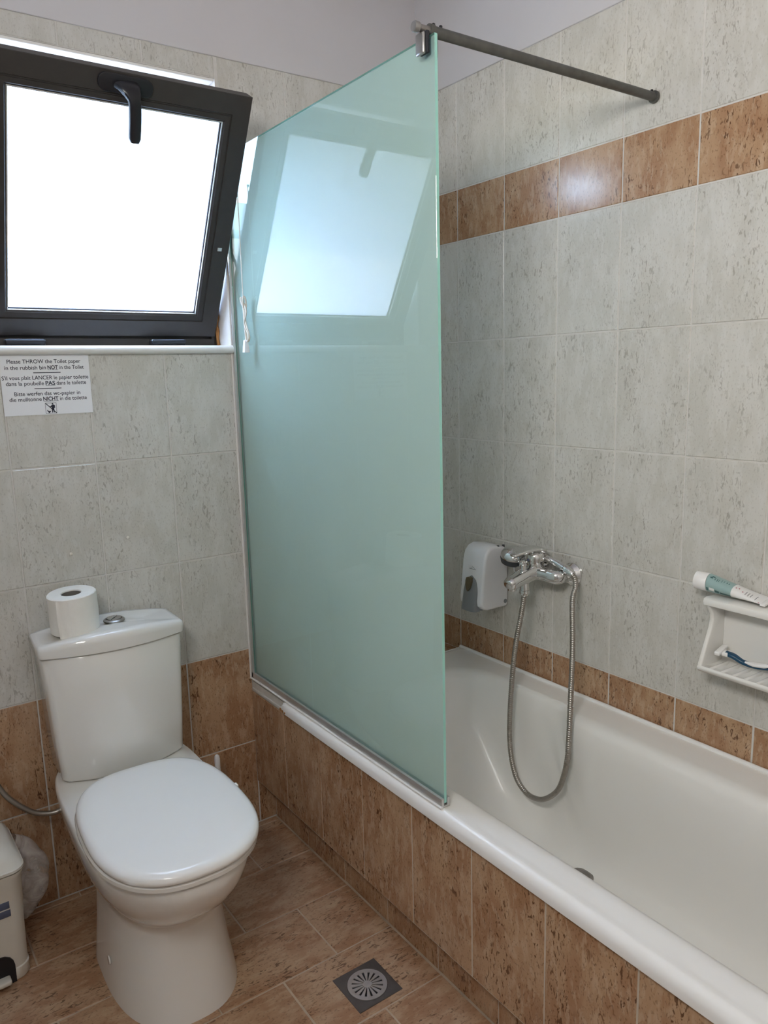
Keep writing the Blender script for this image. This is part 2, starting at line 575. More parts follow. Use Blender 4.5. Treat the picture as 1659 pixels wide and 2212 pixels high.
WALL_T = 0.20
wall_back = wall_with_hole('wall_back', XL - 0.1, 0.12, -0.1, Z_TOP, WX0, WX1, WZ0, WZ1, GD, WALL_T, 'grout_light')
wall_back.data.materials.append(MATS['plaster'])
for p in wall_back.data.polygons:      # the reveal is plastered
    c = p.center
    if WX0 - 0.001 <= c.x <= WX1 + 0.001 and WZ0 - 0.001 <= c.z <= WZ1 + 0.001 and abs(p.normal.y) < 0.5:
        p.material_index = 1
struct(wall_back)
upper_back = struct(rbox('wall_back_upper', (XL - 0.1, 0.12, -0.003, WALL_T, Z_TOP - 0.001, CEIL), 'paint', r=0.002))
wall_right = struct(rbox('wall_right', (GD, 0.12, YF, 0.0, -0.1, Z_TOP), 'grout_light'))
upper_right = struct(rbox('wall_right_upper', (-0.003, 0.12, YF, 0.0, Z_TOP - 0.001, CEIL), 'paint', r=0.002))
wall_left = struct(rbox('wall_left', (XL - 0.12, XL, YF, 0.0, -0.1, CEIL), 'paint_warm'))
wall_front = struct(rbox('wall_front', (XL - 0.12, 0.12, YF - 0.12, YF, -0.1, CEIL), 'paint_warm'))
ceiling = struct(rbox('ceiling', (XL - 0.12, 0.12, YF - 0.12, WALL_T, CEIL, CEIL + 0.1), 'paint'))
floor = struct(rbox('floor', (XL - 0.12, 0.12, YF - 0.12, WALL_T, -0.12, -GD), 'grout_floor'))

# back wall tiles
XJ = [-1.287 + TW * k for k in range(-4, 7)]   # vertical joints
XJ = [XL] + [x for x in XJ if XL + 0.02 < x < -0.01] + [0.0]
ZR = [(0.0, ZB - T, 'brown_tile'), (ZB - T, ZB, 'brown_tile')] + [(ROWS[i], ROWS[i + 1], 'light_tile') for i in range(4)] + [(ROWS[4], Z_STRIP, 'brown_tile'), (Z_STRIP, Z_TOP, 'light_tile')]
for xa, xb in zip(XJ, XJ[1:]):
    for za, zb, mt in ZR:
        cells = [(xa, xb, za, zb)]
        if zb > WZ0 + 0.005 and za < WZ1 and xb > WX0 and xa < WX1:       # cut round the window
            cells = []
            if xa < WX0 - 0.01: cells.append((xa, WX0, za, zb))
            if xb > WX1 + 0.01: cells.append((WX1, xb, za, zb))
            if zb > WZ1 + 0.01: cells.append((max(xa, WX0), min(xb, WX1), max(za, WZ1), zb))
        for a, b, c, d in cells:
            if d <= 0.48 and a > -0.6: continue                           # behind the bath
            tile(wall_back, BASE_BACK, ((a + b) / 2, 0, (c + d) / 2), b - a, d - c, mt)
# right wall tiles
YJ = [0.0] + [-0.1935 - TW * k for k in range(0, 11)]
for ya, yb in zip(YJ, YJ[1:]):
    for za, zb, mt in ZR:
        if zb < 0.4: continue
        tile(wall_right, BASE_RIGHT, (0, (ya + yb) / 2, (za + zb) / 2), ya - yb, zb - za, mt)
# floor tiles, running bond, 30 x 20
XBATH = -0.68
for r in range(0, 9):
    y1 = -0.022 - TW * (r - 1) if r else 0.0
    y1 = min(0.0, -0.022 - TW * (r - 1)); y0 = -0.022 - TW * r
    if r == 0: y1, y0 = 0.0, -0.022
    x = -0.623
    first = True
    start = -0.784 if r % 2 else -0.933
    if r == 4: start = -0.933
    xs = [-0.623]
    xx = start
    while xx > XL: xs.append(xx); xx -= T
    xs.append(XL)
    for xb, xa in zip(xs, xs[1:]):
        tile(floor, BASE_FLOOR, ((xa + xb) / 2, (y0 + y1) / 2, 0), y1 - y0, xb - xa, 'floor_tile')

# sill slab inside and out
sill = struct(prism('trim_1', [(0.26, 1.4845), (0.26, 1.462)] + [(p[0], p[1]) for p in arc(-0.006, 1.4733, 0.0113, -90, -270, 8)], 'x', WX0 - 0.02, WX1 + 0.002, 'marble'), 'pale marble window sill with a rounded front edge')
# head reveal: white tile trim lining the top of the opening
struct(rbox('trim_2', (WX0 + 0.004, WX1 - 0.004, -0.001, 0.062, WZ1 - 0.009, WZ1 - 0.001), 'plaster', r=0.002), 'white strip lining the top of the window opening')

# ------------------------------------------------------------------ window
window = struct(empty('window_1', (-1.008, 0.06, WZ0)), 'dark bronze hopper window tilted open into the room')
OX, OY, OZ = -1.008, 0.06, WZ0
W2 = (WX1 - WX0) / 2
cx = (WX0 + WX1) / 2 - OX
frame_loop('frame', cx - W2 + 0.002, cx + W2 - 0.002, 0.002, WZ1 - WZ0 - 0.01,
           [(0, 0.02), (0.02, 0.02), (0.02, 0.035), (0.034, 0.035), (0.034, 0.075), (0, 0.075)], 'bronze_frame', window)
ANG = math.radians(30)
SM = Matrix.Translation((0, 0.015, 0.019)) @ Matrix.Rotation(ANG, 4, 'X')   # sash: hinged at its bottom edge
SW, SH = 0.309, 0.6485
sash = frame_loop('sash', -SW, SW, 0.0105, SH,
                  [(0, 0.0015), (0.0015, 0), (0.046, 0), (0.047, 0.003), (0.050, 0.003), (0.051, 0), (0.062, 0.001), (0.0665, 0.006), (0.0665, 0.034), (0.05, 0.034), (0.05, 0.042), (0, 0.042)], 'bronze_frame', window, mw=SM)
pane_me = rbox_mesh('glass_pane', -SW + 0.062, SW - 0.062, 0.016, 0.022, 0.0725, SH - 0.062)
pane = link('glass_pane', pane_me, 'obscured_glass', sash)
pane_me.materials.append(MATS['clear_glass_side'])
for p in pane_me.polygons:
    p.material_index = 0 if p.normal.y > 0.5 else 1
frame_loop('gasket', -SW + 0.0655, SW - 0.0655, 0.076, SH - 0.0655, [(0, 0.010), (0.005, 0.010), (0.005, 0.015), (0, 0.015)], 'rubber', sash)
frame_loop('glazing_bead', -SW + 0.0665, SW - 0.0665, 0.077, SH - 0.0665, [(0, 0.004), (0.002, 0.004), (0.002, 0.009), (0, 0.009)], 'aluminium', sash)
# handle: rounded plate on the top rail and a lever hanging over the glass
prism('handle_plate', rrect(-0.061, 0.061, 0.606, 0.6435, 0.017), 'y', -0.009, 0.0, 'black_plastic', sash, bevel=0.002)
lever = catmull([(0.000, -0.008, 0.626), (0.006, -0.026, 0.618), (0.012, -0.036, 0.600), (0.016, -0.038, 0.565), (0.019, -0.037, 0.515)], 6)
rings = []
for i, q in enumerate(lever):
    t = i / (len(lever) - 1)
    a, b = (0.030 - 0.0165 * min(1, t * 2.0), 0.009)
    tn = (lever[min(i + 1, len(lever) - 1)] - lever[max(i - 1, 0)]).normalized()
    w = Vector((1, 0, 0)); w = (w - tn * w.dot(tn)).normalized(); d = tn.cross(w)
    if i == len(lever) - 1: a *= 0.7
    rings.append([q + w * (a * sgnpow(math.cos(k * math.pi / 8), 0.5)) + d * (b * sgnpow(math.sin(k * math.pi / 8), 0.5)) for k in range(16)])
loft('handle_lever', rings, 'black_plastic', sash)
rbox('vent_plug', (0.276, 0.288, -0.0015, 0.001, 0.263, 0.272), 'aluminium', sash, r=0.0006)
# hinges along the bottom
for hx in (-0.205, 0.165):
    h = rbox('hinge', (hx - 0.047, hx + 0.047, -0.010, 0.03, 0.002, 0.019), 'black_plastic', window, r=0.004)
    tube('hinge_pin', [(hx - 0.046, -0.008, 0.012), (hx + 0.046, -0.008, 0.012)], 0.0065, 'black_plastic', h, smooth_path=False)
# restrictor stay between frame and sash at the right side
tube('stay_arm', [(0.300, 0.045, 0.33), (0.301, -0.045, 0.215)], 0.004, 'bronze_frame', window, smooth_path=False, seg=8)
# old sealant and dirt down the corner of the opening
rough = [(0.318 + random.uniform(-.002, .002), 0.012 + random.uniform(-.004, .004), 0.004 + 0.02 * i) for i in range(9)]
tube('sealant_bead', rough, [0.005, 0.004, 0.006, 0.004, 0.005, 0.003, 0.004, 0.003, 0.002], 'rust', window, n=4, seg=7)

# pull cord beside the shower glass
cord = tag(empty('pull_cord', (-0.69, -0.112, 1.463)), 'knotted cream pull cord with a tapered toggle hanging beside the window', 'cord')
tube('string', [(0.0005, 0.0, 0.43), (0.0, 0, 0.3), (0, 0.001, 0.15), (0, 0, 0.02)], 0.0013, 'cord_fabric', cord, n=6, seg=7)
kn = []
for i in range(46):
    a = i / 45 * 2 * math.pi * 3.5
    kn.append(Vector((0.005 * math.sin(a), 0.009 * math.cos(a * 0.5), 0.133 + 0.018 * math.cos(a + 0.5) * 0.8 - 0.006 * (i / 45))))
v, f = tube_geo(kn, 0.0021, 7)
sharp(mesh('knot', v, f, 'cord_fabric', cord), 60)
for s, q in ((1, 0.0), (-1, 0.003)):
    tube('loop', [(q, 0.0, 0.128), (q + 0.002, -0.010 * s, 0.105), (q, 0.002 * s, 0.075), (q + 0.002, -0.012, 0.048), (q + 0.001, -0.016, 0.034), (q, -0.010, 0.027), (q, -0.003, 0.036), (q, 0.001, 0.07), (q, 0.004 * s, 0.125)], 0.0022, 'cord_fabric', cord, n=6, seg=7)
loft('toggle', [[(x * s, y * s, z) for x, y in rrect(-0.0065, 0.0065, -0.0065, 0.0065, 0.002, 2)] for s, z in ((1.3, -0.002), (1.28, 0.0), (0.75, 0.030), (0.6, 0.031))], 'white_plastic', cord)
lathe('eyelet', [(0.003, -0.003), (0.004, 0.0), (0.003, 0.003)], 'steel', cord, seg=10, origin=(0.0, 0, 0.431))

# ------------------------------------------------------------------ bath surround
surround = struct(rbox('trim_3', (XBATH + GD, -0.64, -1.98, 0.0, 0.142, 0.443), 'grout_brown'), 'tiled bath panel with a toe recess')
plinth = struct(rbox('trim_4', (-0.622 + GD, -0.60, -1.98, 0.0, 0.0, 0.15), 'grout_brown'), 'recessed tiled plinth under the bath panel')
for k in range(10):
    tile(surround, BASE_RIGHT, (XBATH, -0.2015 * (k + 0.5), 0.2925), 0.2015, 0.301, 'brown_tile')
    y = -0.004 - 0.2045 * k
    tile(plinth, BASE_RIGHT, (-0.622, y - 0.102, 0.070), 0.2045, 0.140, 'brown_tile')
# underside of the panel is a thin cement edge; strip of filler between tile and bath rim
rbox('mortar_strip', (XBATH - 0.001, -0.64, -1.98, 0.0, 0.4435, 0.455), 'grout_light', surround, r=0.002)
# ledge behind the head of the bath
ledge = struct(rbox('trim_5', (XBATH + 0.002, -0.001, -0.197, -0.001, 0.30, 0.474), 'grout_light'), 'tiled ledge between the bath and the window wall')
for xa, xb in ((-0.66, -0.473), (-0.473, -0.2695), (-0.2695, -0.066), (-0.066, -0.002)):
    tile(ledge, BASE_TOP, ((xa + xb) / 2, -0.0985, 0.4755), xb - xa, 0.191, 'brown_tile')
prism('cement_fillet', [(-0.681, 0.443), (-0.64, 0.443), (-0.64, 0.4785), (-0.672, 0.476)], 'y', -0.2, -0.001, 'grout_light', ledge, bevel=0.003)

# ------------------------------------------------------------------ bath
bath = tag(empty('bathtub', (-0.345, -1.04, 0.02)), 'white enamel bathtub built in behind the brown tiled panel', 'bathtub')
BX0, BX1, BY0, BY1 = -0.693, -0.002, -1.90, -0.198   # outer rim
NB = 160
def bath_ring(z, fx0, fx1, ya, yb, r_far, r_near, shoulder=0.0):
    """inner outline: rounded rectangle, wide corners at the far end; optional shoulder step"""
    pts = []
    base = arc(fx1 - r_far, yb - r_far, r_far, 0, 90, 20) + arc(fx0 + r_far, yb - r_far, r_far, 90, 180, 20) + arc(fx0 + r_near, ya + r_near, r_near, 180, 270, 20) + arc(fx1 - r_near, ya + r_near, r_near, 270, 360, 20)
    base.append(base[0])
    V = [Vector((x, y, z)) for x, y in base]
    rs, _ = resample(V, NB + 1)
    out = []
    for q in rs[:-1]:
        t = min(1, max(0, (-0.725 - q.y) / 0.06)); t = t * t * (3 - 2 * t)
        cxm = (fx0 + fx1) / 2
        s = shoulder * t * (1 if q.x > cxm else -1) * min(1, abs(q.x - cxm) / 0.15)
        out.append(Vector((q.x - s, q.y, q.z)))
    return out
O = Vector((-0.345, -1.04, 0.02))
def outer_ring(z, d):
    return bath_ring(z, BX0 + d, BX1 - d * 0.3, BY0 + d, BY1 - d, 0.02, 0.02)
Rr = [outer_ring(0.452, 0.006), outer_ring(0.453, 0.0), outer_ring(0.468, -0.001), outer_ring(0.478, 0.003), outer_ring(0.4855, 0.011), outer_ring(0.4860, 0.018), outer_ring(0.4845, 0.026),
      outer_ring(0.4840, 0.034),
      bath_ring(0.484, -0.652, -0.075, -1.82, -0.285, 0.16, 0.14, 0.02),
      bath_ring(0.4825, -0.645, -0.083, -1.81, -0.297, 0.165, 0.14, 0.03),
      bath_ring(0.476, -0.639, -0.090, -1.80, -0.310, 0.17, 0.14, 0.036),
      bath_ring(0.462, -0.634, -0.097, -1.79, -0.323, 0.17, 0.14, 0.038),
      bath_ring(0.42, -0.628, -0.106, -1.78, -0.350, 0.18, 0.14, 0.036),
      bath_ring(0.32, -0.617, -0.118, -1.76, -0.420, 0.19, 0.14, 0.028),
      bath_ring(0.20, -0.600, -0.132, -1.74, -0.510, 0.19, 0.14, 0.016),
      bath_ring(0.145, -0.585, -0.147, -1.72, -0.570, 0.18, 0.13, 0.012),
      bath_ring(0.118, -0.560, -0.170, -1.69, -0.625, 0.16, 0.12, 0.008),
      bath_ring(0.108, -0.520, -0.210, -1.64, -0.69, 0.12, 0.10, 0.0),
      bath_ring(0.104, -0.42, -0.30, -1.3, -0.95, 0.05, 0.05, 0.0)]
loft('tub', [[q - O for q in r] for r in Rr], 'enamel', bath, cap0=False, angle=60)
# outer underside shell so that the tub is a closed body
Ro = [[q - O + Vector((0, 0, -0.012)) for q in bath_ring(z, a, b, c, d, 0.16, 0.13)] for z, a, b, c, d in ((0.455, -0.655, -0.07, -1.83, -0.29), (0.2, -0.62, -0.115, -1.77, -0.48), (0.10, -0.56, -0.16, -1.7, -0.6))]
loft('underside', Ro, 'enamel', bath, cap0=False, angle=60)
lathe('drain_ring', [(0.034, 0.0), (0.034, 0.003), (0.026, 0.004), (0.022, 0.0015), (0.0, 0.0015)], 'dull_steel', bath, origin=Vector((-0.215, -0.900, 0.1125)) - O)
for y in (-0.45, -1.6):
    for x in (-0.5, -0.2):
        lathe('foot', [(0.02, 0.0), (0.02, 0.01), (0.01, 0.012), (0.01, 0.09)], 'dull_steel', bath, seg=12, origin=Vector((x, y, 0.0)) - O)
tube('silicone_joint', [Vector((-0.0065, y, 0.486)) - O for y in (-0.2, -0.6, -1.0, -1.4, -1.9)], 0.0065, 'cap_white', bath, n=6, seg=8)
tube('silicone_end_joint', [Vector((x, -0.2, 0.4815)) - O for x in (-0.66, -0.4, -0.2, -0.01)], 0.004, 'silicone', bath, n=6, seg=8)
for i, (a, b, c) in enumerate(((-0.2155, 0.462, .006), (-0.226, 0.460, .005), (-0.238, 0.459, .003))):
    lathe('rust_chip', [(c, -0.001), (c * 0.6, 0.0016), (0.0, 0.002)], 'rust', bath, seg=7, axis='X', origin=Vector((-0.6945, a, b)) - O)

# ------------------------------------------------------------------ shower screen
SX = -0.670
screen = tag(empty('shower_screen', (SX, -0.46, 0.486)), 'frosted green glass shower screen standing on the bath rim', 'shower screen')
Zs = 0.486
gm = rbox_mesh('glass_panel', -0.004, 0.004, -0.456, 0.4552, 0.008, 1.504, 0.0008, 1)
gp = link('glass_panel', gm, 'green_glass_front', screen)
gm.materials.append(MATS['glass_edge'])
gm.materials.append(MATS['green_glass_frosted'])
for p in gm.polygons:
    if abs(p.normal.x) < 0.5: p.material_index = 1
    elif p.normal.x > 0.5: p.material_index = 2
# U channels along bath and wall
def channel(name, z0, z1, y0, y1, vertical):
    if vertical:
        pts = [(-0.011, y1), (0.011, y1), (0.011, y0), (0.0045, y0), (0.0045, y1 - 0.004), (-0.0045, y1 - 0.004), (-0.0045, y0), (-0.011, y0)]
        return prism(name, pts, 'z', z0, z1, 'aluminium', screen)
    v = [(-0.011, z0), (0.011, z0), (0.011, z1), (0.0045, z1), (0.0045, z0 + 0.004), (-0.0045, z0 + 0.004), (-0.0045, z1), (-0.011, z1)]
    n = len(v)
    vv = [(x, y0, z) for x, z in v] + [(x, y1, z) for x, z in v]
    ff = [tuple(range(n)), tuple(range(2 * n - 1, n - 1, -1))] + [(k, (k + 1) % n, n + (k + 1) % n, n + k) for k in range(n)]
    return mesh(name, vv, ff, 'aluminium', screen)
channel('bottom_channel', 0.0, 0.020, -0.457, 0.456, False)
channel('wall_channel', 0.0, 1.512, 0.446, 0.4595, True)
tube('sealant_line', [(-0.0125, y, 0.001 + 0.0006 * math.sin(y * 23)) for y in [-0.46 + 0.0768 * i for i in range(13)]], 0.0034, 'silicone', screen, n=4, seg=7)
tube('wall_sealant_line', [(-0.0125, 0.4575, z) for z in (0.0, 0.4, 0.8, 1.2, 1.51)], 0.003, 'silicone', screen, n=4, seg=7)

# brace rod from the glass to the wall, with clamp
rod = tag(empty('brace_rod', (-0.002, -0.890, 2.003)), 'weathered grey metal brace rod from glass to tiled wall', 'rod')
RT = Vector((0, 0, 0))
tube('bar', [(0.0, 0, 0), (-0.22, 0, 0.0005), (-0.44, 0, 0.0005), (-0.660, 0, 0)], 0.0098, 'rod_metal', rod, smooth_path=False, seg=18)
tube('clamp_pin', [(-0.655, 0, 0.0), (-0.668, 0, 0), (-0.68, 0, 0), (-0.690, 0, 0)], [0.0068, 0.0068, 0.0068, 0.0068], 'dull_steel', rod, smooth_path=False, seg=14)
lathe('pin_head', [(0.0085, 0.0), (0.0095, 0.002), (0.0095, 0.010), (0.008, 0.012)], 'steel', rod, seg=16, axis='X', origin=(-0.698, 0, 0))
lathe('collar', [(0.0115, 0.0), (0.0115, 0.010)], 'rod_metal', rod, seg=18, axis='X', origin=(-0.664, 0, 0))
rbox('clamp_plate', (-0.686, -0.679, -0.012, 0.012, -0.045, -0.008), 'steel', rod, r=0.003)
rbox('clamp_pad', (-0.679, -0.6725, -0.014, 0.009, -0.043, -0.006), 'rubber', rod, r=0.001)
rbox('clamp_back_plate', (-0.663, -0.656, -0.018, 0.012, -0.050, -0.010), 'dull_steel', rod, r=0.002)
lathe('wall_flange', [(0.0135, -0.006), (0.0135, 0.0)], 'rod_metal', rod, seg=18, axis='X', origin=(0.0, 0, 0))
for x in (-0.012, -0.652, -0.635):
    lathe('grub_screw', [(0.0032, 0.008), (0.0032, 0.0135), (0.002, 0.0145)], 'black_plastic', rod, seg=8, origin=(x, 0, 0))

# ------------------------------------------------------------------ toilet
toilet = tag(empty('toilet', (-1.112, -0.012, 0.0), math.radians(-1.8)), 'white close-coupled toilet with closed lid under the window', 'toilet')
def pan_ring(z, yb, yf, w, nb, nf, wide=0.5, n=64):
    """plan outline: boxy at the back (exponent nb), round at the front (nf)"""
    yc = yb + (yf - yb) * wide
    out = []
    for k in range(n):
        a = 2 * math.pi * k / n
        c, s = math.cos(a), math.sin(a)
        e = nf if s < 0 else nb
        x = w * sgnpow(c, 2 / e)
        y = yc + (abs(yf - yc) if s < 0 else abs(yb - yc)) * sgnpow(s, 2 / e)
        out.append((x, y, z))
    return out
loft('pan', [pan_ring(0.0, -0.215, -0.606, 0.146, 5, 2.5, .35), pan_ring(0.012, -0.215, -0.603, 0.145, 5, 2.5, .35),
             pan_ring(0.05, -0.215, -0.593, 0.140, 5, 2.5, .35), pan_ring(0.10, -0.215, -0.583, 0.134, 5, 2.45, .35),
             pan_ring(0.16, -0.215, -0.575, 0.129, 5, 2.4, .35), pan_ring(0.205, -0.214, -0.574, 0.127, 5, 2.4, .36),
             pan_ring(0.228, -0.20, -0.580, 0.130, 5, 2.4, .38), pan_ring(0.248, -0.17, -0.602, 0.140, 5, 2.35, .42),
             pan_ring(0.275, -0.11, -0.640, 0.155, 5, 2.3, .46), pan_ring(0.305, -0.06, -0.670, 0.167, 5, 2.3, .48),
             pan_ring(0.335, -0.03, -0.692, 0.174, 5, 2.3, .5), pan_ring(0.365, -0.012, -0.706, 0.178, 5, 2.3, .52),
             pan_ring(0.380, -0.006, -0.710, 0.179, 5, 2.3, .52), pan_ring(0.394, -0.006, -0.709, 0.178, 5, 2.3, .52),
             pan_ring(0.399, -0.008, -0.702, 0.173, 5, 2.3, .52), pan_ring(0.399, -0.02, -0.66, 0.14, 5, 2.3, .52)], 'ceramic', toilet, angle=50)
# seat: ring under the lid
so = [pan_ring(z, -0.225, yf, w, 3.2, 2.35, .52) for z, yf, w in ((0.4015, -0.710, 0.175), (0.404, -0.717, 0.1795), (0.413, -0.718, 0.180), (0.4175, -0.713, 0.176))]
si = [pan_ring(z, -0.27, -0.63, 0.11, 2.2, 2.2, .5) for z in (0.418, 0.402)]
v = [p for r in so + si for p in r]
n = 64
ff = []
rs = len(so) + len(si)
for i in range(rs):
    j = (i + 1) % rs
    for k in range(n):
        l = (k + 1) % n
        ff.append((i * n + k, i * n + l, j * n + l, j * n + k))
sharp(mesh('seat', v, ff, 'ceramic', toilet), 45)
lid_r = []
for z, d in ((0.420, 0.004), (0.4225, 0.0), (0.430, 0.0), (0.436, 0.003), (0.4405, 0.009), (0.4425, 0.018), (0.4435, 0.04), (0.444, 0.09)):
    lid_r.append(pan_ring(z, -0.222 - d * 0.7, -0.722 + d, 0.178 - d, 3.0, 2.45, .53))
loft('seat_lid', lid_r, 'seat_plastic', toilet, angle=60)
for x in (-0.075, 0.075):
    lathe('seat_hinge', [(0.017, 0.0), (0.017, 0.012), (0.012, 0.018), (0.0, 0.019)], 'seat_plastic', toilet, seg=18, origin=(x, -0.205, 0.399))
rbox('lid_bumper', (0.171, 0.180, -0.46, -0.445, 0.421, 0.437), 'seat_plastic', toilet, r=0.003)
lathe('bolt_cover', [(0.010, -0.002), (0.010, 0.001), (0.006, 0.003), (0.0, 0.0035)], 'ceramic', toilet, seg=14, axis='X', origin=(-0.1385, -0.40, 0.075), mw=Matrix.Identity(4))
# fixing slot moulded in the side of the bowl
# cistern: bowed front, straight back
def cist_ring(z, w, yb, yc, bow, r=0.018, n=14, lift=0.0):
    pts = [(w - 0.004, yb), (w, yb - 0.006)]
    pts += [(w, yc + r)] + [(w - r * (1 - math.cos(a)), yc + r - r * math.sin(a)) for a in (0.5, 1.0, 1.4)]
    for i in range(1, n):
        t = i / n
        x = (w - r) * (1 - 2 * t)
        pts.append((x, yc - bow * (1 - (2 * t - 1) ** 2)))
    pts += [(-w + r * (1 - math.cos(a)), yc + r - r * math.sin(a)) for a in (1.4, 1.0, 0.5)]
    pts += [(-w, yc + r), (-w, yb - 0.006), (-w + 0.004, yb)]
    for i in range(1, n):
        t = i / n
        pts.append((-w + 0.004 + (2 * w - 0.008) * t, yb))
    return [(x, y, z + lift * (1 - (x / w) ** 2)) for x, y in pts]
loft('cistern', [cist_ring(0.402, 0.150, -0.004, -0.138, 0.036), cist_ring(0.410, 0.156, -0.002, -0.142, 0.038), cist_ring(0.50, 0.162, -0.001, -0.141, 0.036), cist_ring(0.62, 0.168, -0.001, -0.139, 0.035), cist_ring(0.728, 0.1735, -0.001, -0.138, 0.034), cist_ring(0.731, 0.171, -0.002, -0.135, 0.034)], 'cistern_ceramic', toilet, angle=50)
loft('cistern_lid', [cist_ring(0.733, 0.176, -0.002, -0.140, 0.035), cist_ring(0.735, 0.1805, 0.001, -0.145, 0.036), cist_ring(0.752, 0.182, 0.002, -0.147, 0.036, lift=0.008), cist_ring(0.760, 0.1805, 0.001, -0.145, 0.036, lift=0.016), cist_ring(0.764, 0.1755, -0.004, -0.139, 0.034, lift=0.018), cist_ring(0.7655, 0.165, -0.015, -0.125, 0.03, lift=0.0165), cist_ring(0.766, 0.10, -0.05, -0.09, 0.01, lift=0.013)], 'cistern_ceramic', toilet, angle=55)
fb = lathe('flush_button', [(0.027, 0.0), (0.027, 0.003), (0.0235, 0.0058), (0.0205, 0.0062), (0.0200, 0.0035), (0.0, 0.0035)], 'steel', toilet, seg=32, origin=(0.018, -0.072, 0.7785))
prism('button_half', arc(0, 0, 0.0185, 50, 230, 16), 'z', 0.0037, 0.0085, 'chrome', fb, loc=(0.018, -0.072, 0.7785), bevel=0.0008)
prism('button_half', arc(0, 0, 0.0185, 235, 405, 16), 'z', 0.0037, 0.0075, 'steel', fb, loc=(0.018, -0.072, 0.7785), bevel=0.0008)

# toilet roll standing on the cistern
roll = tag(empty('toilet_roll', (-1.193, -0.087, 0.7765)), 'white toilet paper roll standing on the cistern lid', 'toilet roll')
roll.rotation_euler = (math.radians(1.5), math.radians(-3.0), 0.3)
RR, RI, RH = 0.0585, 0.0245, 0.098
prof = []
v, f = [], []
nseg = 56
for r, z in ((RI, 0.001), (RR - 0.002, 0.0), (RR, 0.002), (RR + 0.0008, 0.05), (RR, RH - 0.002), (RR - 0.002, RH), (RI + 0.001, RH - 0.001), (RI, RH - 0.003)):
    for k in range(nseg):
        a = 2 * math.pi * k / nseg
        rr = r + (0.0007 * math.sin(3 * a + z * 40) if r > 0.04 else 0.0006 * math.sin(2 * a))
        v.append((rr * math.cos(a), rr * math.sin(a), z))
for i in range(8):
    j = (i + 1) % 8
    for k in range(nseg):
        l = (k + 1) % nseg
        f.append((i * nseg + k, i * nseg + l, j * nseg + l, j * nseg + k))
sharp(mesh('paper', v, f, 'paper_tissue', roll), 40)
# inner cardboard tube
v, f = [], []
for r, z in ((RI - 0.0002, 0.001), (RI - 0.0002, RH - 0.004), (RI - 0.0014, RH - 0.004), (RI - 0.0014, 0.001)):
    for k in range(32):
        a = 2 * math.pi * k / 32
        v.append((r * math.cos(a), r * math.sin(a), z))
for i in range(4):
    j = (i + 1) % 4
    for k in range(32):
        l = (k + 1) % 32
        f.append((i * 32 + k, i * 32 + l, j * 32 + l, j * 32 + k))
sharp(mesh('core', v, f, 'cardboard', roll), 40)
# loose end of the sheet
v, f = [], []
a0 = math.radians(205)
for i in range(9):
    t = i / 8
    a = a0 + t * 0.45
    r = RR + 0.0015 + 0.004 * (1 - t) ** 2
    for j, z in enumerate((-0.001, RH * 0.5, RH - 0.003)):
        w = 0.002 * math.sin(j * 2 + i)
        for dr in (0, 0.0006): v.append(((r + w * (1 - t) + dr) * math.cos(a), (r + w * (1 - t) + dr) * math.sin(a), z))
for i in range(8):
    for j in range(2):
        for s in (0, 1):
            b = i * 6 + j * 2 + s
            f.append((b, b + 6, b + 8, b + 2))
mesh('loose_sheet', v, f, 'paper_tissue', roll, smooth=True)

# water supply hose of the cistern
tag(tube('supply_hose', [(-1.235, -0.06, 0.40), (-1.245, -0.07, 0.33), (-1.275, -0.065, 0.292), (-1.33, -0.055, 0.302), (-1.38, -0.045, 0.35), (-1.405, -0.038, 0.395), (-1.425, -0.03, 0.45), (-1.43, -0.003, 0.47)], 0.0066, 'hose_metal', n=10, seg=12), 'grey braided water hose curving from wall to the cistern', 'hose')

# toilet brush in the corner by the bath
brush = tag(empty('toilet_brush', (-0.842, -0.085, 0.0)), 'white toilet brush standing between toilet and bath panel', 'toilet brush')
v = [(0.045, 0.0), (0.047, 0.004), (0.040, 0.11), (0.043, 0.115), (0.037, 0.115), (0.034, 0.11), (0.034, 0.01)]
lathe('holder', v, 'white_plastic', brush, seg=24)
lathe('handle', [(0.006, 0.03), (0.0062, 0.15), (0.0078, 0.20), (0.0082, 0.305), (0.0072, 0.313), (0.004, 0.317), (0.0, 0.318)], 'white_plastic', brush, seg=16)
lathe('bristles', [(0.012, 0.02), (0.026, 0.03), (0.027, 0.09), (0.012, 0.10)], 'cream_plastic', brush, seg=18)

# ------------------------------------------------------------------ pedal bin with liner bag
bin_ = tag(empty('pedal_bin', (-1.515, -0.145, 0.0), 0.02), 'cream plastic pedal bin beside the toilet with a liner bag', 'bin')
def bin_ring(z, w, d, r=0.03, y=0.0):
    return [(x, yy + y, z) for x, yy in rrect(-w, w, -d, d, r, 6)]
# body with an arched pedal recess cut in the front
n_r = 28
body_r = [bin_ring(0.0, 0.108, 0.100), bin_ring(0.004, 0.110, 0.102), bin_ring(0.030, 0.110, 0.102), bin_ring(0.032, 0.108, 0.100), bin_ring(0.15, 0.110, 0.102), bin_ring(0.17, 0.1115, 0.1035), bin_ring(0.262, 0.115, 0.107), bin_ring(0.268, 0.118, 0.110), bin_ring(0.274, 0.118, 0.110)]
body = loft('body', body_r, 'cream_plastic', bin_, angle=45)
lid_p = [bin_ring(0.2765, 0.118, 0.110, 0.032), bin_ring(0.279, 0.1215, 0.1135, 0.034), bin_ring(0.285, 0.1215, 0.1135, 0.034), bin_ring(0.287, 0.118, 0.110, 0.034), bin_ring(0.305, 0.113, 0.105, 0.038), bin_ring(0.318, 0.102, 0.094, 0.04), bin_ring(0.325, 0.086, 0.078, 0.04), bin_ring(0.328, 0.05, 0.045, 0.03)]
loft('lid', lid_p, 'cream_plastic', bin_, angle=50)
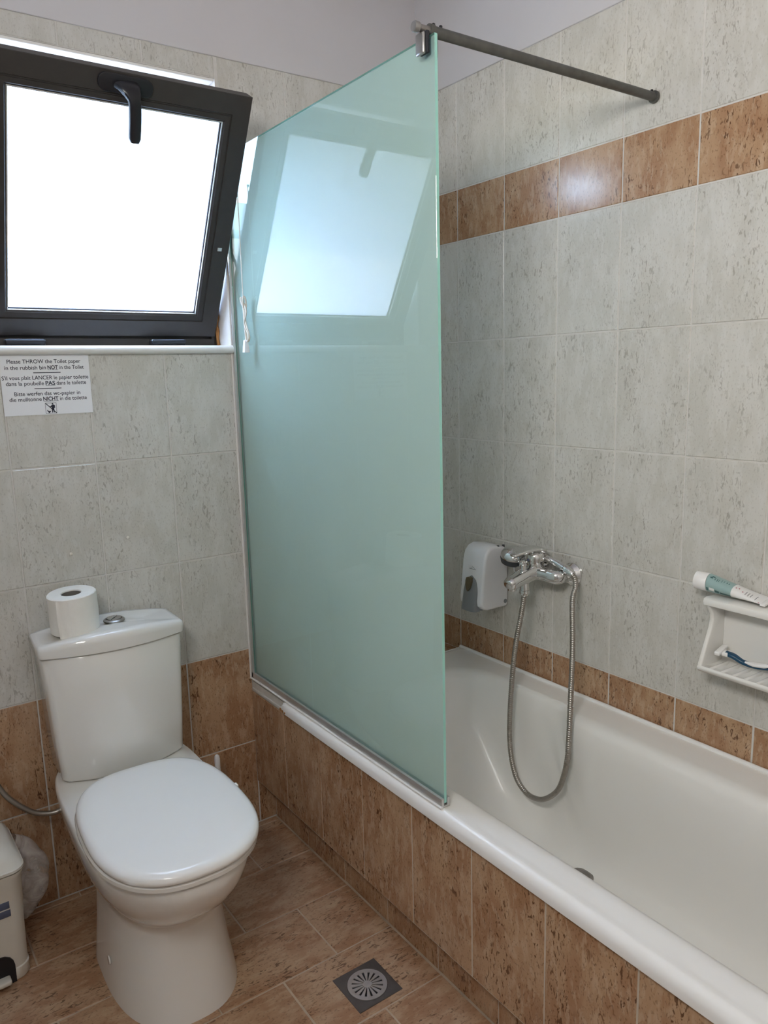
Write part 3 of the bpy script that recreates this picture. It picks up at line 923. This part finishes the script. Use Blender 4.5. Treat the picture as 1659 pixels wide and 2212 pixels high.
arch = [(-0.075, 0.0)] + [(-x, z) for x, z in [(0.075, 0.045)]] + [(-0.045 - 0.03 * math.cos(a), 0.045 + 0.03 * math.sin(a)) for a in (0.4, 0.8, 1.2, 1.57)] + [(0.045 + 0.03 * math.cos(a), 0.045 + 0.03 * math.sin(a)) for a in (1.57, 1.2, 0.8, 0.4)] + [(0.075, 0.045), (0.075, 0.0)]
prism('pedal_recess', arch, 'y', -0.1045, -0.09, 'black_plastic', bin_)
rbox('pedal', (-0.055, 0.062, -0.128, -0.096, 0.012, 0.024), 'cream_plastic', bin_, r=0.004)
rbox('label_strip', (-0.05, 0.078, -0.1062, -0.100, 0.193, 0.211), 'label_blue', bin_, r=0.001)
rbox('label_strip', (-0.05, 0.079, -0.1058, -0.100, 0.172, 0.189), 'label_blue', bin_, r=0.001)
# liner bag bulging out behind the lid
v, f = [], []
nu, nv = 26, 18
for i in range(nv + 1):
    t = i / nv
    for k in range(nu):
        a = 2 * math.pi * k / nu
        prof_r = math.sin(math.pi * min(1, (t * 0.96 + 0.04))) ** 0.55
        rx, ry = 0.068 * prof_r, 0.05 * prof_r
        wob_ = 1 + 0.10 * math.sin(3 * a + t * 7) + 0.05 * math.sin(7 * a - t * 11)
        z = 0.272 - 0.215 * t + 0.012 * math.sin(2 * a)
        lean = 0.030 * math.sin(math.pi * t * 0.9)
        v.append((0.108 + lean + rx * math.cos(a) * wob_ * (1 - 0.35 * t), 0.045 + ry * math.sin(a) * wob_, z))
for i in range(nv):
    for k in range(nu):
        l = (k + 1) % nu
        f.append((i * nu + k, i * nu + l, (i + 1) * nu + l, (i + 1) * nu + k))
mesh('liner_bag', v, f, 'bag_film', bin_, smooth=True)

# ------------------------------------------------------------------ sign under the window
SGX0, SGX1, SGZ0, SGZ1 = -1.2885, -1.0790, 1.3155, 1.4615
SWd, SHt = SGX1 - SGX0, SGZ1 - SGZ0
sign = tag(empty('notice_sign', (SGX0, -0.0005, SGZ1)), 'white printed notice about toilet paper on the tiles under the window', 'sign')
rbox('card', (0, SWd, -0.0012, 0.0, -SHt, 0), 'sign_card', sign)
def text_part(txt, x0, x1, yfrac, size=0.0135, bold=False):
    cu = bpy.data.curves.new('text', 'FONT')
    cu.body = txt; cu.size = 1.0
    cu.fill_mode = 'FRONT'
    cu.offset = 0.026 if bold else 0.009
    to = bpy.data.objects.new('text', cu)
    COL.objects.link(to)
    bpy.context.view_layer.update()
    me = bpy.data.meshes.new_from_object(to.evaluated_get(bpy.context.evaluated_depsgraph_get()))
    bpy.data.objects.remove(to)
    xs = [q.co.x for q in me.vertices]
    a, b = min(xs), max(xs)
    sx = (x1 - x0) * SWd / (b - a)
    for q in me.vertices:
        X = x0 * SWd + (q.co.x - a) * sx
        Zv = -yfrac * SHt + (q.co.y - 0.35) * size
        q.co = (X, -0.00125, Zv)
    me.materials.clear()
    link('lettering', me, 'ink', sign)
def seg_line(parts, L, R, yf):
    for txt, a, b, bold in parts:
        fa, fb_ = (a - L) / (R - L), (b - L) / (R - L)
        text_part(txt, fa, fb_, yf, bold=bold)
        if bold:
            rbox('underline', (fa * SWd, fb_ * SWd, -0.0014, -0.001, -yf * SHt - 0.0066, -yf * SHt - 0.0058), 'ink', sign)
seg_line([('Please THROW the Toilet paper', 40, 511, False)], -7, 567, .103)
seg_line([('in the rubbish bin', 26, 285, False), ('NOT', 295, 362, True), ('in the Toilet', 372, 533, False)], -3, 570, .205)
seg_line([("S'il vous plait LANCER le papier toilette", 9, 563, False)], 3, 575, .374)
seg_line([('dans la poubelle', 34, 271, False), ('PAS', 281, 343, True), ('dans le toilette', 352, 548, False)], 6, 578, .468)
seg_line([('Bitte werfen das wc-papier in', 85, 507, False)], 12, 583, .640)
seg_line([('die mulltonne', 54, 255, False), ('NICHT', 265, 363, True), ('in die toilette', 373, 551, False)], 15, 586, .732)
for a, b, yf in ((0.356, 0.663, .292), (0.352, 0.655, .558)):
    rbox('rule', (a * SWd, b * SWd, -0.0014, -0.001, -yf * SHt - 0.0009, -yf * SHt + 0.0009), 'ink', sign)
# pictogram: figure dropping paper in a bowl, struck through
IX, IZ, IW = 0.452 * SWd, -0.985 * SHt, 0.0265
frame_loop('pictogram_border', IX, IX + IW, IZ, IZ + IW, [(0, -0.0014), (0.0008, -0.0014), (0.0008, -0.001), (0, -0.001)], 'ink', sign)
def icon(name, pts):
    prism(name, [(IX + x * IW, IZ + z * IW) for x, z in pts], 'y', -0.0014, -0.001, 'ink', sign)
icon('pictogram_strike', [(0.02, 0.93), (0.07, 0.98), (0.98, 0.07), (0.93, 0.02)])
icon('pictogram_figure', [(0.55, 0.08), (0.62, 0.08), (0.66, 0.40), (0.70, 0.08), (0.78, 0.08), (0.78, 0.50), (0.86, 0.50), (0.86, 0.76), (0.78, 0.82), (0.60, 0.82), (0.52, 0.72), (0.38, 0.62), (0.42, 0.56), (0.56, 0.62)])
icon('pictogram_head', [(0.66 + 0.07 * math.cos(a * 0.5236), 0.90 + 0.07 * math.sin(a * 0.5236)) for a in range(12)])
icon('pictogram_bowl', [(0.14, 0.34), (0.20, 0.34), (0.24, 0.24), (0.46, 0.24), (0.44, 0.14), (0.36, 0.10), (0.40, 0.05), (0.22, 0.05), (0.26, 0.10), (0.16, 0.20)])
# old screw anchors left in the tiles
for x, z in ((-1.168, 0.953), (-1.018, 0.975)):
    p = lathe('screw_plug', [(0.0042, -0.001), (0.0042, 0.0022), (0.003, 0.003), (0.0, 0.003)], 'cream_plastic', wall_back, seg=12, axis='Y', origin=(0, 0, 0))
    p.location = (x, -0.001, z); p.rotation_euler = (0, 0, math.pi)

# ------------------------------------------------------------------ soap dispenser
disp = tag(empty('soap_dispenser', (0.0, -0.372, 0.680)), 'white wall soap dispenser with a grey push lever behind the tap', 'soap dispenser')
# side profile (x, z): back at wall, front leaning; local y +-0.05
sp = [(-0.002, 0.0), (-0.002, 0.172), (-0.018, 0.190)] + [(-0.060, 0.196)] + [(-0.080, 0.190), (-0.094, 0.176), (-0.101, 0.155), (-0.108, 0.09), (-0.115, 0.03), (-0.114, 0.016), (-0.104, 0.006), (-0.085, 0.0)]
prism('housing', sp, 'y', -0.050, 0.050, 'white_plastic', disp, bevel=0.009, seg=4)
def front_x(z): return -0.108 - (0.09 - z) * 0.117
lev = []
for i in range(11):
    t = i / 10
    z = -0.002 + 0.106 * t
    w = 0.031 * (1 - max(0, t - 0.25) ** 2 * 1.55)
    w = 0.030 + 0.003 * (1 - t) if t < 0.45 else 0.030 * math.sqrt(max(0.0, 1 - ((t - 0.45) / 0.55) ** 2)) + 0.002
    bulge = 0.010 + 0.006 * (1 - t)
    fx = front_x(z)
    ring = []
    for k in range(14):
        a = math.pi * k / 13
        ring.append((fx + 0.004 - bulge * max(0.0, math.sin(a)) ** 0.6, -w * math.cos(a), z))
    ring += [(fx + 0.03, w * 0.9, z), (fx + 0.03, -w * 0.9, z)]
    lev.append(ring)
loft('push_lever', lev, 'grey_plastic', disp, angle=50)
# drop-shaped level window
dz = [(0.0, 0.058), (0.007, 0.066), (0.011, 0.080), (0.0115, 0.090), (0.009, 0.099), (0.0, 0.103)]
drop = [(y, z) for y, z in dz] + [(-y, z) for y, z in reversed(dz[1:-1])]
vv = [(front_x(z) - 0.0155, y, z) for y, z in drop] + [(front_x(z), y, z) for y, z in drop]
nd = len(drop)
mesh('level_window', vv, [tuple(range(nd)), tuple(range(2 * nd - 1, nd - 1, -1))] + [(k, (k + 1) % nd, nd + (k + 1) % nd, nd + k) for k in range(nd)], 'soap_window', disp)
# raised badge with a peaked mark
def onfront(pts, d0, d1, name, mat):
    vv = [(front_x(z) - d1, y, z) for y, z in pts] + [(front_x(z) + d0, y, z) for y, z in pts]
    m_ = len(pts)
    mesh(name, vv, [tuple(range(m_)), tuple(range(2 * m_ - 1, m_ - 1, -1))] + [(k, (k + 1) % m_, m_ + (k + 1) % m_, m_ + k) for k in range(m_)], mat, disp)
onfront([(-0.020, 0.119), (0.018, 0.119), (0.018, 0.136), (-0.020, 0.136)], 0.004, 0.0008, 'badge', 'white_plastic')
onfront([(-0.012, 0.1265), (0.0, 0.1315), (0.010, 0.1265), (0.004, 0.1285), (0.0, 0.1300), (-0.006, 0.1278)], 0.004, 0.0012, 'badge_mark', 'grey_plastic')
onfront([(-0.015, 0.1235), (0.013, 0.1235), (0.013, 0.1250), (-0.015, 0.1250)], 0.004, 0.0012, 'badge_line', 'grey_plastic')
lathe('side_button', [(0.0065, -0.0512), (0.0065, -0.0498)], 'grey_plastic', disp, seg=16, axis='Y', origin=(-0.016, 0, 0.018))
for xk in (-0.018, -0.040):
    rbox('top_slot', (xk - 0.003, xk + 0.003, -0.046, -0.040, 0.186, 0.1945), 'dark_grey_plastic', disp)

# ------------------------------------------------------------------ bath mixer tap with hand shower
tap = tag(empty('bath_mixer_tap', (0.0, -0.597, 0.83)), 'chrome bath mixer tap with lever on the tiled wall', 'tap')
for y in (-0.075, 0.075):
    lathe('wall_rose', [(0.033, 0.0), (0.033, -0.004), (0.030, -0.008), (0.019, -0.026), (0.016, -0.028)], 'chrome', tap, seg=32, axis='X', origin=(0, y, 0))
    lathe('union_nut', [(0.0165, -0.026), (0.0175, -0.028), (0.0175, -0.042), (0.0165, -0.044)], 'chrome', tap, seg=6, axis='X', origin=(0, y, 0))
def ell_loft(name, path, ra, rb, mat, parent, up=(0, 0, 1), e=0.8, seg=20, nn=6):
    path = catmull(path, nn)
    def interp(r):
        out = []
        for i in range(len(r) - 1):
            for k in range(nn): out.append(r[i] + (r[i + 1] - r[i]) * k / nn)
        return out + [r[-1]]
    ra, rb = interp(ra), interp(rb)
    rings = []
    for i, q in enumerate(path):
        tn = (path[min(i + 1, len(path) - 1)] - path[max(i - 1, 0)]).normalized()
        U = Vector(up); U = (U - tn * U.dot(tn)).normalized(); Wd = tn.cross(U)
        rings.append([q + Wd * (ra[i] * sgnpow(math.cos(2 * math.pi * k / seg), e)) + U * (rb[i] * sgnpow(math.sin(2 * math.pi * k / seg), e)) for k in range(seg)])
    return loft(name, rings, mat, parent, angle=50)
# crossbar body: two arms sweeping forward into the spout hub
ell_loft('arm', [(-0.036, -0.075, 0), (-0.052, -0.075, 0.0), (-0.062, -0.064, 0.001), (-0.068, -0.035, 0.003), (-0.075, 0.0, 0.004)], [0.012, 0.0195, 0.0205, 0.019, 0.020], [0.012, 0.0185, 0.0195, 0.0185, 0.020], 'chrome', tap)
ell_loft('arm', [(-0.036, 0.075, 0), (-0.052, 0.075, 0.0), (-0.062, 0.064, 0.001), (-0.068, 0.035, 0.003), (-0.075, 0.0, 0.004)], [0.012, 0.0195, 0.0205, 0.019, 0.020], [0.012, 0.0185, 0.0195, 0.0185, 0.020], 'chrome', tap)
ell_loft('spout', [(-0.058, 0, 0.006), (-0.085, 0, 0.005), (-0.115, 0, -0.001), (-0.145, 0, -0.008), (-0.166, 0, -0.013), (-0.176, 0, -0.015), (-0.179, 0, -0.016)], [0.022, 0.0255, 0.0235, 0.0215, 0.0205, 0.0165, 0.007], [0.020, 0.022, 0.0205, 0.019, 0.0175, 0.0135, 0.006], 'chrome', tap)
lathe('aerator', [(0.0115, -0.034), (0.0125, -0.032), (0.0125, -0.020)], 'chrome', tap, seg=24, origin=(-0.160, 0, 0))
lathe('cartridge_body', [(0.027, 0.006), (0.0255, 0.014), (0.0245, 0.028), (0.0250, 0.029), (0.0250, 0.031), (0.0262, 0.032), (0.0268, 0.046), (0.0255, 0.056), (0.021, 0.062), (0.012, 0.065)], 'chrome', tap, seg=32, origin=(-0.072, 0, 0))
ell_loft('lever', [(-0.043, 0, 0.054), (-0.051, 0, 0.064), (-0.072, 0, 0.071), (-0.102, 0, 0.072), (-0.134, 0, 0.069), (-0.156, 0, 0.065), (-0.161, 0, 0.064)], [0.016, 0.0245, 0.0265, 0.0235, 0.0185, 0.0125, 0.005], [0.006, 0.009, 0.009, 0.007, 0.005, 0.004, 0.0015], 'chrome', tap)
lathe('lever_dot', [(0.0042, -0.0975), (0.0042, -0.1005)], 'label_blue', tap, seg=14, axis='X', origin=(0.0005, 0, 0.043))
lathe('diverter_knob', [(0.006, 0.010), (0.006, 0.016), (0.0085, 0.018), (0.0092, 0.032), (0.0115, 0.035), (0.0115, 0.040), (0.009, 0.043), (0.0, 0.044)], 'chrome', tap, seg=22, origin=(-0.118, 0, 0))
lathe('hose_outlet', [(0.0140, -0.012), (0.0140, -0.040), (0.0155, -0.041), (0.0155, -0.049), (0.012, -0.052), (0.0085, -0.058)], 'chrome', tap, seg=22, origin=(-0.112, 0, 0))
prism('handset_cradle', [(-0.060, 0.008), (-0.030, 0.010), (-0.022, 0.034), (-0.030, 0.036), (-0.040, 0.024), (-0.055, 0.028)], 'y', -0.014, 0.014, 'chrome', tap, bevel=0.002)

hs = tag(empty('hand_shower', (-0.046, -0.597, 0.873)), 'chrome hand shower with black spray face resting behind the tap lever', 'shower head')
ell_loft('handle', [(0.004, -0.086, -0.019), (0.003, -0.05, -0.008), (0.001, -0.01, 0.0), (-0.002, 0.03, 0.004), (-0.006, 0.055, 0.003)], [0.0115, 0.0105, 0.0105, 0.012, 0.015], [0.0115, 0.0105, 0.010, 0.010, 0.010], 'chrome', hs, e=1.0)
HC = Matrix.Translation((-0.016, 0.092, -0.012)) @ Matrix.Rotation(math.radians(14), 4, 'X') @ Matrix.Rotation(math.radians(-10), 4, 'Y')
lathe('head', [(0.038, 0.0), (0.0395, 0.004), (0.038, 0.011), (0.031, 0.020), (0.018, 0.026), (0.0, 0.028)], 'chrome', hs, seg=36, mw=HC)
lathe('spray_face', [(0.033, -0.017), (0.0375, -0.015), (0.0395, -0.004), (0.0395, 0.001)], 'dark_grey_plastic', hs, seg=36, mw=HC)
HN = Matrix.Translation((0.004, -0.086, -0.019)) @ (Vector((0, -1, -0.42)).to_track_quat('Z', 'Y').to_matrix().to_4x4())
lathe('hose_nut', [(0.0118, -0.004), (0.0125, -0.002), (0.0125, 0.016), (0.0105, 0.026), (0.0088, 0.030)], 'chrome', hs, seg=20, mw=HN)

hp = [(-0.042, -0.708, 0.842), (-0.045, -0.720, 0.833), (-0.055, -0.730, 0.812), (-0.070, -0.734, 0.778), (-0.10, -0.763, 0.663), (-0.135, -0.79, 0.55), (-0.165, -0.812, 0.438), (-0.175, -0.815, 0.377), (-0.18, -0.797, 0.304), (-0.182, -0.763, 0.26), (-0.183, -0.724, 0.236), (-0.182, -0.676, 0.234), (-0.178, -0.63, 0.268), (-0.168, -0.598, 0.353), (-0.152, -0.586, 0.486), (-0.136, -0.586, 0.62), (-0.118, -0.592, 0.722), (-0.112, -0.597, 0.778)]
path = catmull(hp, 24)
_, length = resample(path, 10)
NP = 1150
path, _ = resample(path, NP)
turns = 230
rad = [0.0064 + 0.0012 * (abs(math.sin(math.pi * turns * i / (NP - 1))) ** 0.6) for i in range(NP)]
v, f = tube_geo(path, rad, 12)
hose = mesh('shower_hose', v, f, 'hose_metal', smooth=True)
tag(hose, 'ribbed metal shower hose looping down from the tap into the bath', 'hose')

# ------------------------------------------------------------------ ceramic soap dish, cream tube, razor
dish = tag(empty('soap_dish', (0.0, -1.123, 0.708)), 'white ceramic soap dish fixed to the tiles at the right', 'soap dish')
dish.scale = (1, 1, 0.905)
DW = 0.205
# back plate
prism('back_plate', rrect(-DW, 0.0, -0.006, 0.186, 0.02), 'x', -0.012, -0.001, 'ceramic', dish, bevel=0.004)
# top shelf with thick rounded lip
prism('top_shelf', [(-0.010, 0.168), (-0.072, 0.168), (-0.080, 0.172), (-0.082, 0.180), (-0.079, 0.188), (-0.072, 0.191), (-0.010, 0.188)], 'y', -DW - 0.004, 0.004, 'ceramic', dish, bevel=0.004, seg=3)
# two waisted cheeks
cheek = [(-0.010, 0.002), (-0.010, 0.172), (-0.076, 0.172), (-0.070, 0.160), (-0.060, 0.146), (-0.057, 0.130), (-0.062, 0.110), (-0.074, 0.080), (-0.088, 0.045), (-0.097, 0.022), (-0.098, 0.010), (-0.090, 0.002), (-0.07, -0.003)]
for y0 in (0.0, -DW + 0.011):
    prism('cheek', cheek, 'y', y0 - 0.011, y0, 'ceramic', dish, bevel=0.004, seg=3)
prism('tray', [(-0.008, -0.004), (-0.070, -0.006), (-0.094, 0.004), (-0.100, 0.014), (-0.096, 0.020), (-0.088, 0.016), (-0.030, 0.012), (-0.008, 0.020)], 'y', -DW, 0.0, 'ceramic', dish, bevel=0.003, seg=3)
for k in range(6):
    y = -0.030 - 0.027 * k
    prism('drain_rib', [(y - 0.006, 0.010), (y - 0.003, 0.0185), (y + 0.003, 0.0185), (y + 0.006, 0.010)], 'x', -0.093, -0.02, 'ceramic', dish, bevel=0.002)

tube_t = tag(empty('cream_tube', (-0.050, -1.090, 0.9085)), 'white and pale green cream tube lying on top of the soap dish', 'tube')
tube_t.rotation_euler = (math.radians(2.2), 0, math.radians(7))
def tube_ring(y, rx, rz, zc, n=28, e=1.0):
    return [(rx * sgnpow(math.cos(2 * math.pi * k / n), e), y, zc + rz * sgnpow(math.sin(2 * math.pi * k / n), e)) for k in range(n)]
def lerp(a, b, t): return a + (b - a) * t
loft('cap', [tube_ring(0.005, 0.0185, 0.0185, 0), tube_ring(0.006, 0.0205, 0.0205, 0), tube_ring(-0.022, 0.0212, 0.0212, 0), tube_ring(-0.023, 0.0205, 0.0205, 0)], 'cap_white', tube_t)
def sect(y):
    t = min(1, max(0, (-y - 0.024) / 0.135))
    return lerp(0.0208, 0.0305, t), lerp(0.0208, 0.0018, t ** 1.15), lerp(0.0, -0.0150, t)
def body_part(name, ya, yb, mat, k=8):
    loft(name, [tube_ring(lerp(ya, yb, i / k), *sect(lerp(ya, yb, i / k))) for i in range(k + 1)], mat, tube_t, angle=60)
body_part('green_sleeve', -0.024, -0.083, 'teal_print')
body_part('white_sleeve', -0.083, -0.150, 'cap_white')
rbox('crimp', (-0.031, 0.031, -0.160, -0.149, -0.0175, -0.0125), 'cap_white', tube_t, r=0.0006)
def on_tube(name, ya, yb, a0, a1, mat, lift=0.0003, k=4):
    """thin printed patch following the tube's curve; angles in degrees, 180 = towards the room"""
    v, f = [], []
    m_ = 5
    for i in range(k + 1):
        y = lerp(ya, yb, i / k)
        rx, rz, zc = sect(y)
        for j in range(m_):
            a = math.radians(lerp(a0, a1, j / (m_ - 1)))
            v.append(((rx + lift) * math.cos(a), y, zc + (rz + lift) * math.sin(a)))
    for i in range(k):
        for j in range(m_ - 1):
            b = i * m_ + j
            f.append((b, b + 1, b + m_ + 1, b + m_))
    mesh(name, v, f, mat, tube_t, smooth=True, fix=False)
for ya, yb, a0, a1 in ((-0.030, -0.036, 118, 128), (-0.033, -0.040, 106, 117), (-0.041, -0.0425, 112, 132), (-0.046, -0.0475, 115, 136), (-0.050, -0.051, 112, 134), (-0.056, -0.057, 104, 128), (-0.061, -0.062, 106, 124), (-0.067, -0.0685, 104, 120), (-0.072, -0.0735, 106, 122)):
    on_tube('printed_mark', ya, yb, a0, a1, 'dark_teal_print')
for ya, yb, a0, a1 in ((-0.026, -0.030, 196, 222), (-0.046, -0.056, 200, 222), (-0.058, -0.082, 205, 228)):
    on_tube('printed_panel', ya, yb, a0, a1, 'dark_teal_print')
on_tube('printed_box', -0.033, -0.0445, 192, 215, 'cap_white')
for ya, yb, a0, a1, mt in ((-0.088, -0.0905, 112, 120, 'red_print'), (-0.094, -0.0965, 106, 114, 'red_print'), (-0.104, -0.1065, 120, 128, 'red_print'), (-0.112, -0.113, 105, 140, 'ink'), (-0.118, -0.119, 105, 144, 'ink'), (-0.124, -0.125, 105, 142, 'ink'), (-0.135, -0.136, 100, 150, 'ink'), (-0.144, -0.147, 158, 168, 'red_print')):
    on_tube('printed_mark', ya, yb, a0, a1, mt)

razor = tag(empty('razor', (-0.046, -1.168, 0.733)), 'blue and white disposable razor lying in the soap dish', 'razor')
razor.rotation_euler = (0, math.radians(-8), math.radians(8))
razor.scale = (1.25, 1.15, 1.3)
rbox('blade_head', (-0.019, 0.019, 0.008, 0.019, 0.016, 0.023), 'cap_white', razor, r=0.002)
rbox('blade', (-0.017, 0.017, 0.0185, 0.0200, 0.0175, 0.0185), 'steel', razor)
rbox('neck', (-0.008, 0.008, -0.002, 0.010, 0.012, 0.019), 'cap_white', razor, r=0.002)
ell_loft('grip', [(0, 0.004, 0.016), (0, -0.012, 0.013), (0, -0.030, 0.006), (0, -0.055, 0.005), (0, -0.080, 0.009), (0, -0.100, 0.012)], [0.006, 0.0065, 0.005, 0.006, 0.0065, 0.005], [0.004, 0.0045, 0.004, 0.0045, 0.005, 0.004], 'blue_plastic', razor)
ell_loft('grip_inlay', [(-0.003, -0.034, 0.009), (-0.0035, -0.050, 0.0088), (-0.0035, -0.070, 0.0108), (-0.003, -0.084, 0.0135)], [0.002, 0.0056, 0.0056, 0.002], [0.0015, 0.0034, 0.0034, 0.0015], 'cap_white', razor)

# ------------------------------------------------------------------ floor drain
drain = tag(empty('floor_drain', (-0.781, -0.758, 0.0)), 'square steel floor drain with a slotted round grate', 'drain')
h = 0.0585
NS = 64
# square plate with a round hole
v, f = [], []
sq = []
for k in range(NS):
    a = 2 * math.pi * k / NS
    c, s = math.cos(a), math.sin(a)
    m_ = max(abs(c), abs(s))
    sq.append((h * c / m_, h * s / m_))
ci = [(0.0475 * math.cos(2 * math.pi * k / NS), 0.0475 * math.sin(2 * math.pi * k / NS)) for k in range(NS)]
for pts, z in ((sq, -0.004), (sq, 0.0012), (ci, 0.0012), (ci, -0.004)):
    v += [(x, y, z) for x, y in pts]
for i in range(4):
    j = (i + 1) % 4
    for k in range(NS):
        l = (k + 1) % NS
        f.append((i * NS + k, i * NS + l, j * NS + l, j * NS + k))
mesh('plate', v, f, 'drain_plate', drain)
lathe('sump', [(0.0474, 0.0002), (0.0474, -0.0015), (0.0, -0.0015)], 'black_plastic', drain, seg=40)
# slotted grate: rim ring, hub and sixteen spokes
def ring_mesh(name, r0, r1, z0, z1, mat, parent, seg=64):
    v, f = [], []
    for r, z in ((r0, z0), (r1, z0), (r1, z1), (r0, z1)):
        v += [(r * math.cos(2 * math.pi * k / seg), r * math.sin(2 * math.pi * k / seg), z) for k in range(seg)]
    for i in range(4):
        j = (i + 1) % 4
        for k in range(seg):
            l = (k + 1) % seg
            f.append((i * seg + k, i * seg + l, j * seg + l, j * seg + k))
    return sharp(mesh(name, v, f, mat, parent), 40)
grate = ring_mesh('grate', 0.0365, 0.0465, -0.001, 0.0022, 'grate_steel', drain)
lathe('hub', [(0.0105, -0.001), (0.0105, 0.0022), (0.0, 0.0022)], 'grate_steel', grate, seg=32)
for k in range(16):
    a = 2 * math.pi * (k + 0.5) / 16 + 0.1
    w0, w1, ra, rb_ = 0.0013, 0.0044, 0.0095, 0.0372
    M2 = Matrix.Rotation(a, 4, 'Z')
    prism('spoke', [(ra, -w0), (rb_, -w1), (rb_, w1), (ra, w0)], 'z', -0.001, 0.0021, 'grate_steel', grate, mw=M2)

# ------------------------------------------------------------------ made-up housing behind the added fill light (left wall, out of frame)
fill_box = tag(empty('fill_light_box', (XL, -1.75, 1.98)), 'wide white box added behind the fill light on the left wall', 'fill_light')
rbox('back_plate', (0.001, 0.03, -0.42, 0.42, -0.17, 0.17), 'white_plastic', fill_box, r=0.006)
rbox('diffuser_box', (0.03, 0.08, -0.41, 0.41, -0.16, 0.16), 'white_plastic', fill_box, r=0.01)

# ------------------------------------------------------------------ outside, seen in the glass reflection
terrace = struct(rbox('ground', (-9, 6, WALL_T + 0.3, 16, -0.6, -0.5), 'outdoor_paving'))
house = tag(empty('neighbour_house', (-4.0, 7.0, -0.5)), 'pale flat-roofed house outside the window', 'building')
rbox('wall', (-2.6, 2.6, 0.0, 3.0, 0.0, 3.55), 'outdoor_white', house)
rbox('upper_band', (-2.65, 2.65, -0.35, 0.0, 2.9, 3.5), 'outdoor_beige', house)
rbox('roof_slab', (-2.8, 2.8, -0.6, 3.1, 3.55, 3.85), 'outdoor_grey', house)
for k in range(4):
    w_ = rbox('window', (-2.1 + 1.2 * k, -1.3 + 1.2 * k, -0.03, 0.02, 1.2, 2.4), 'outdoor_grey', house)
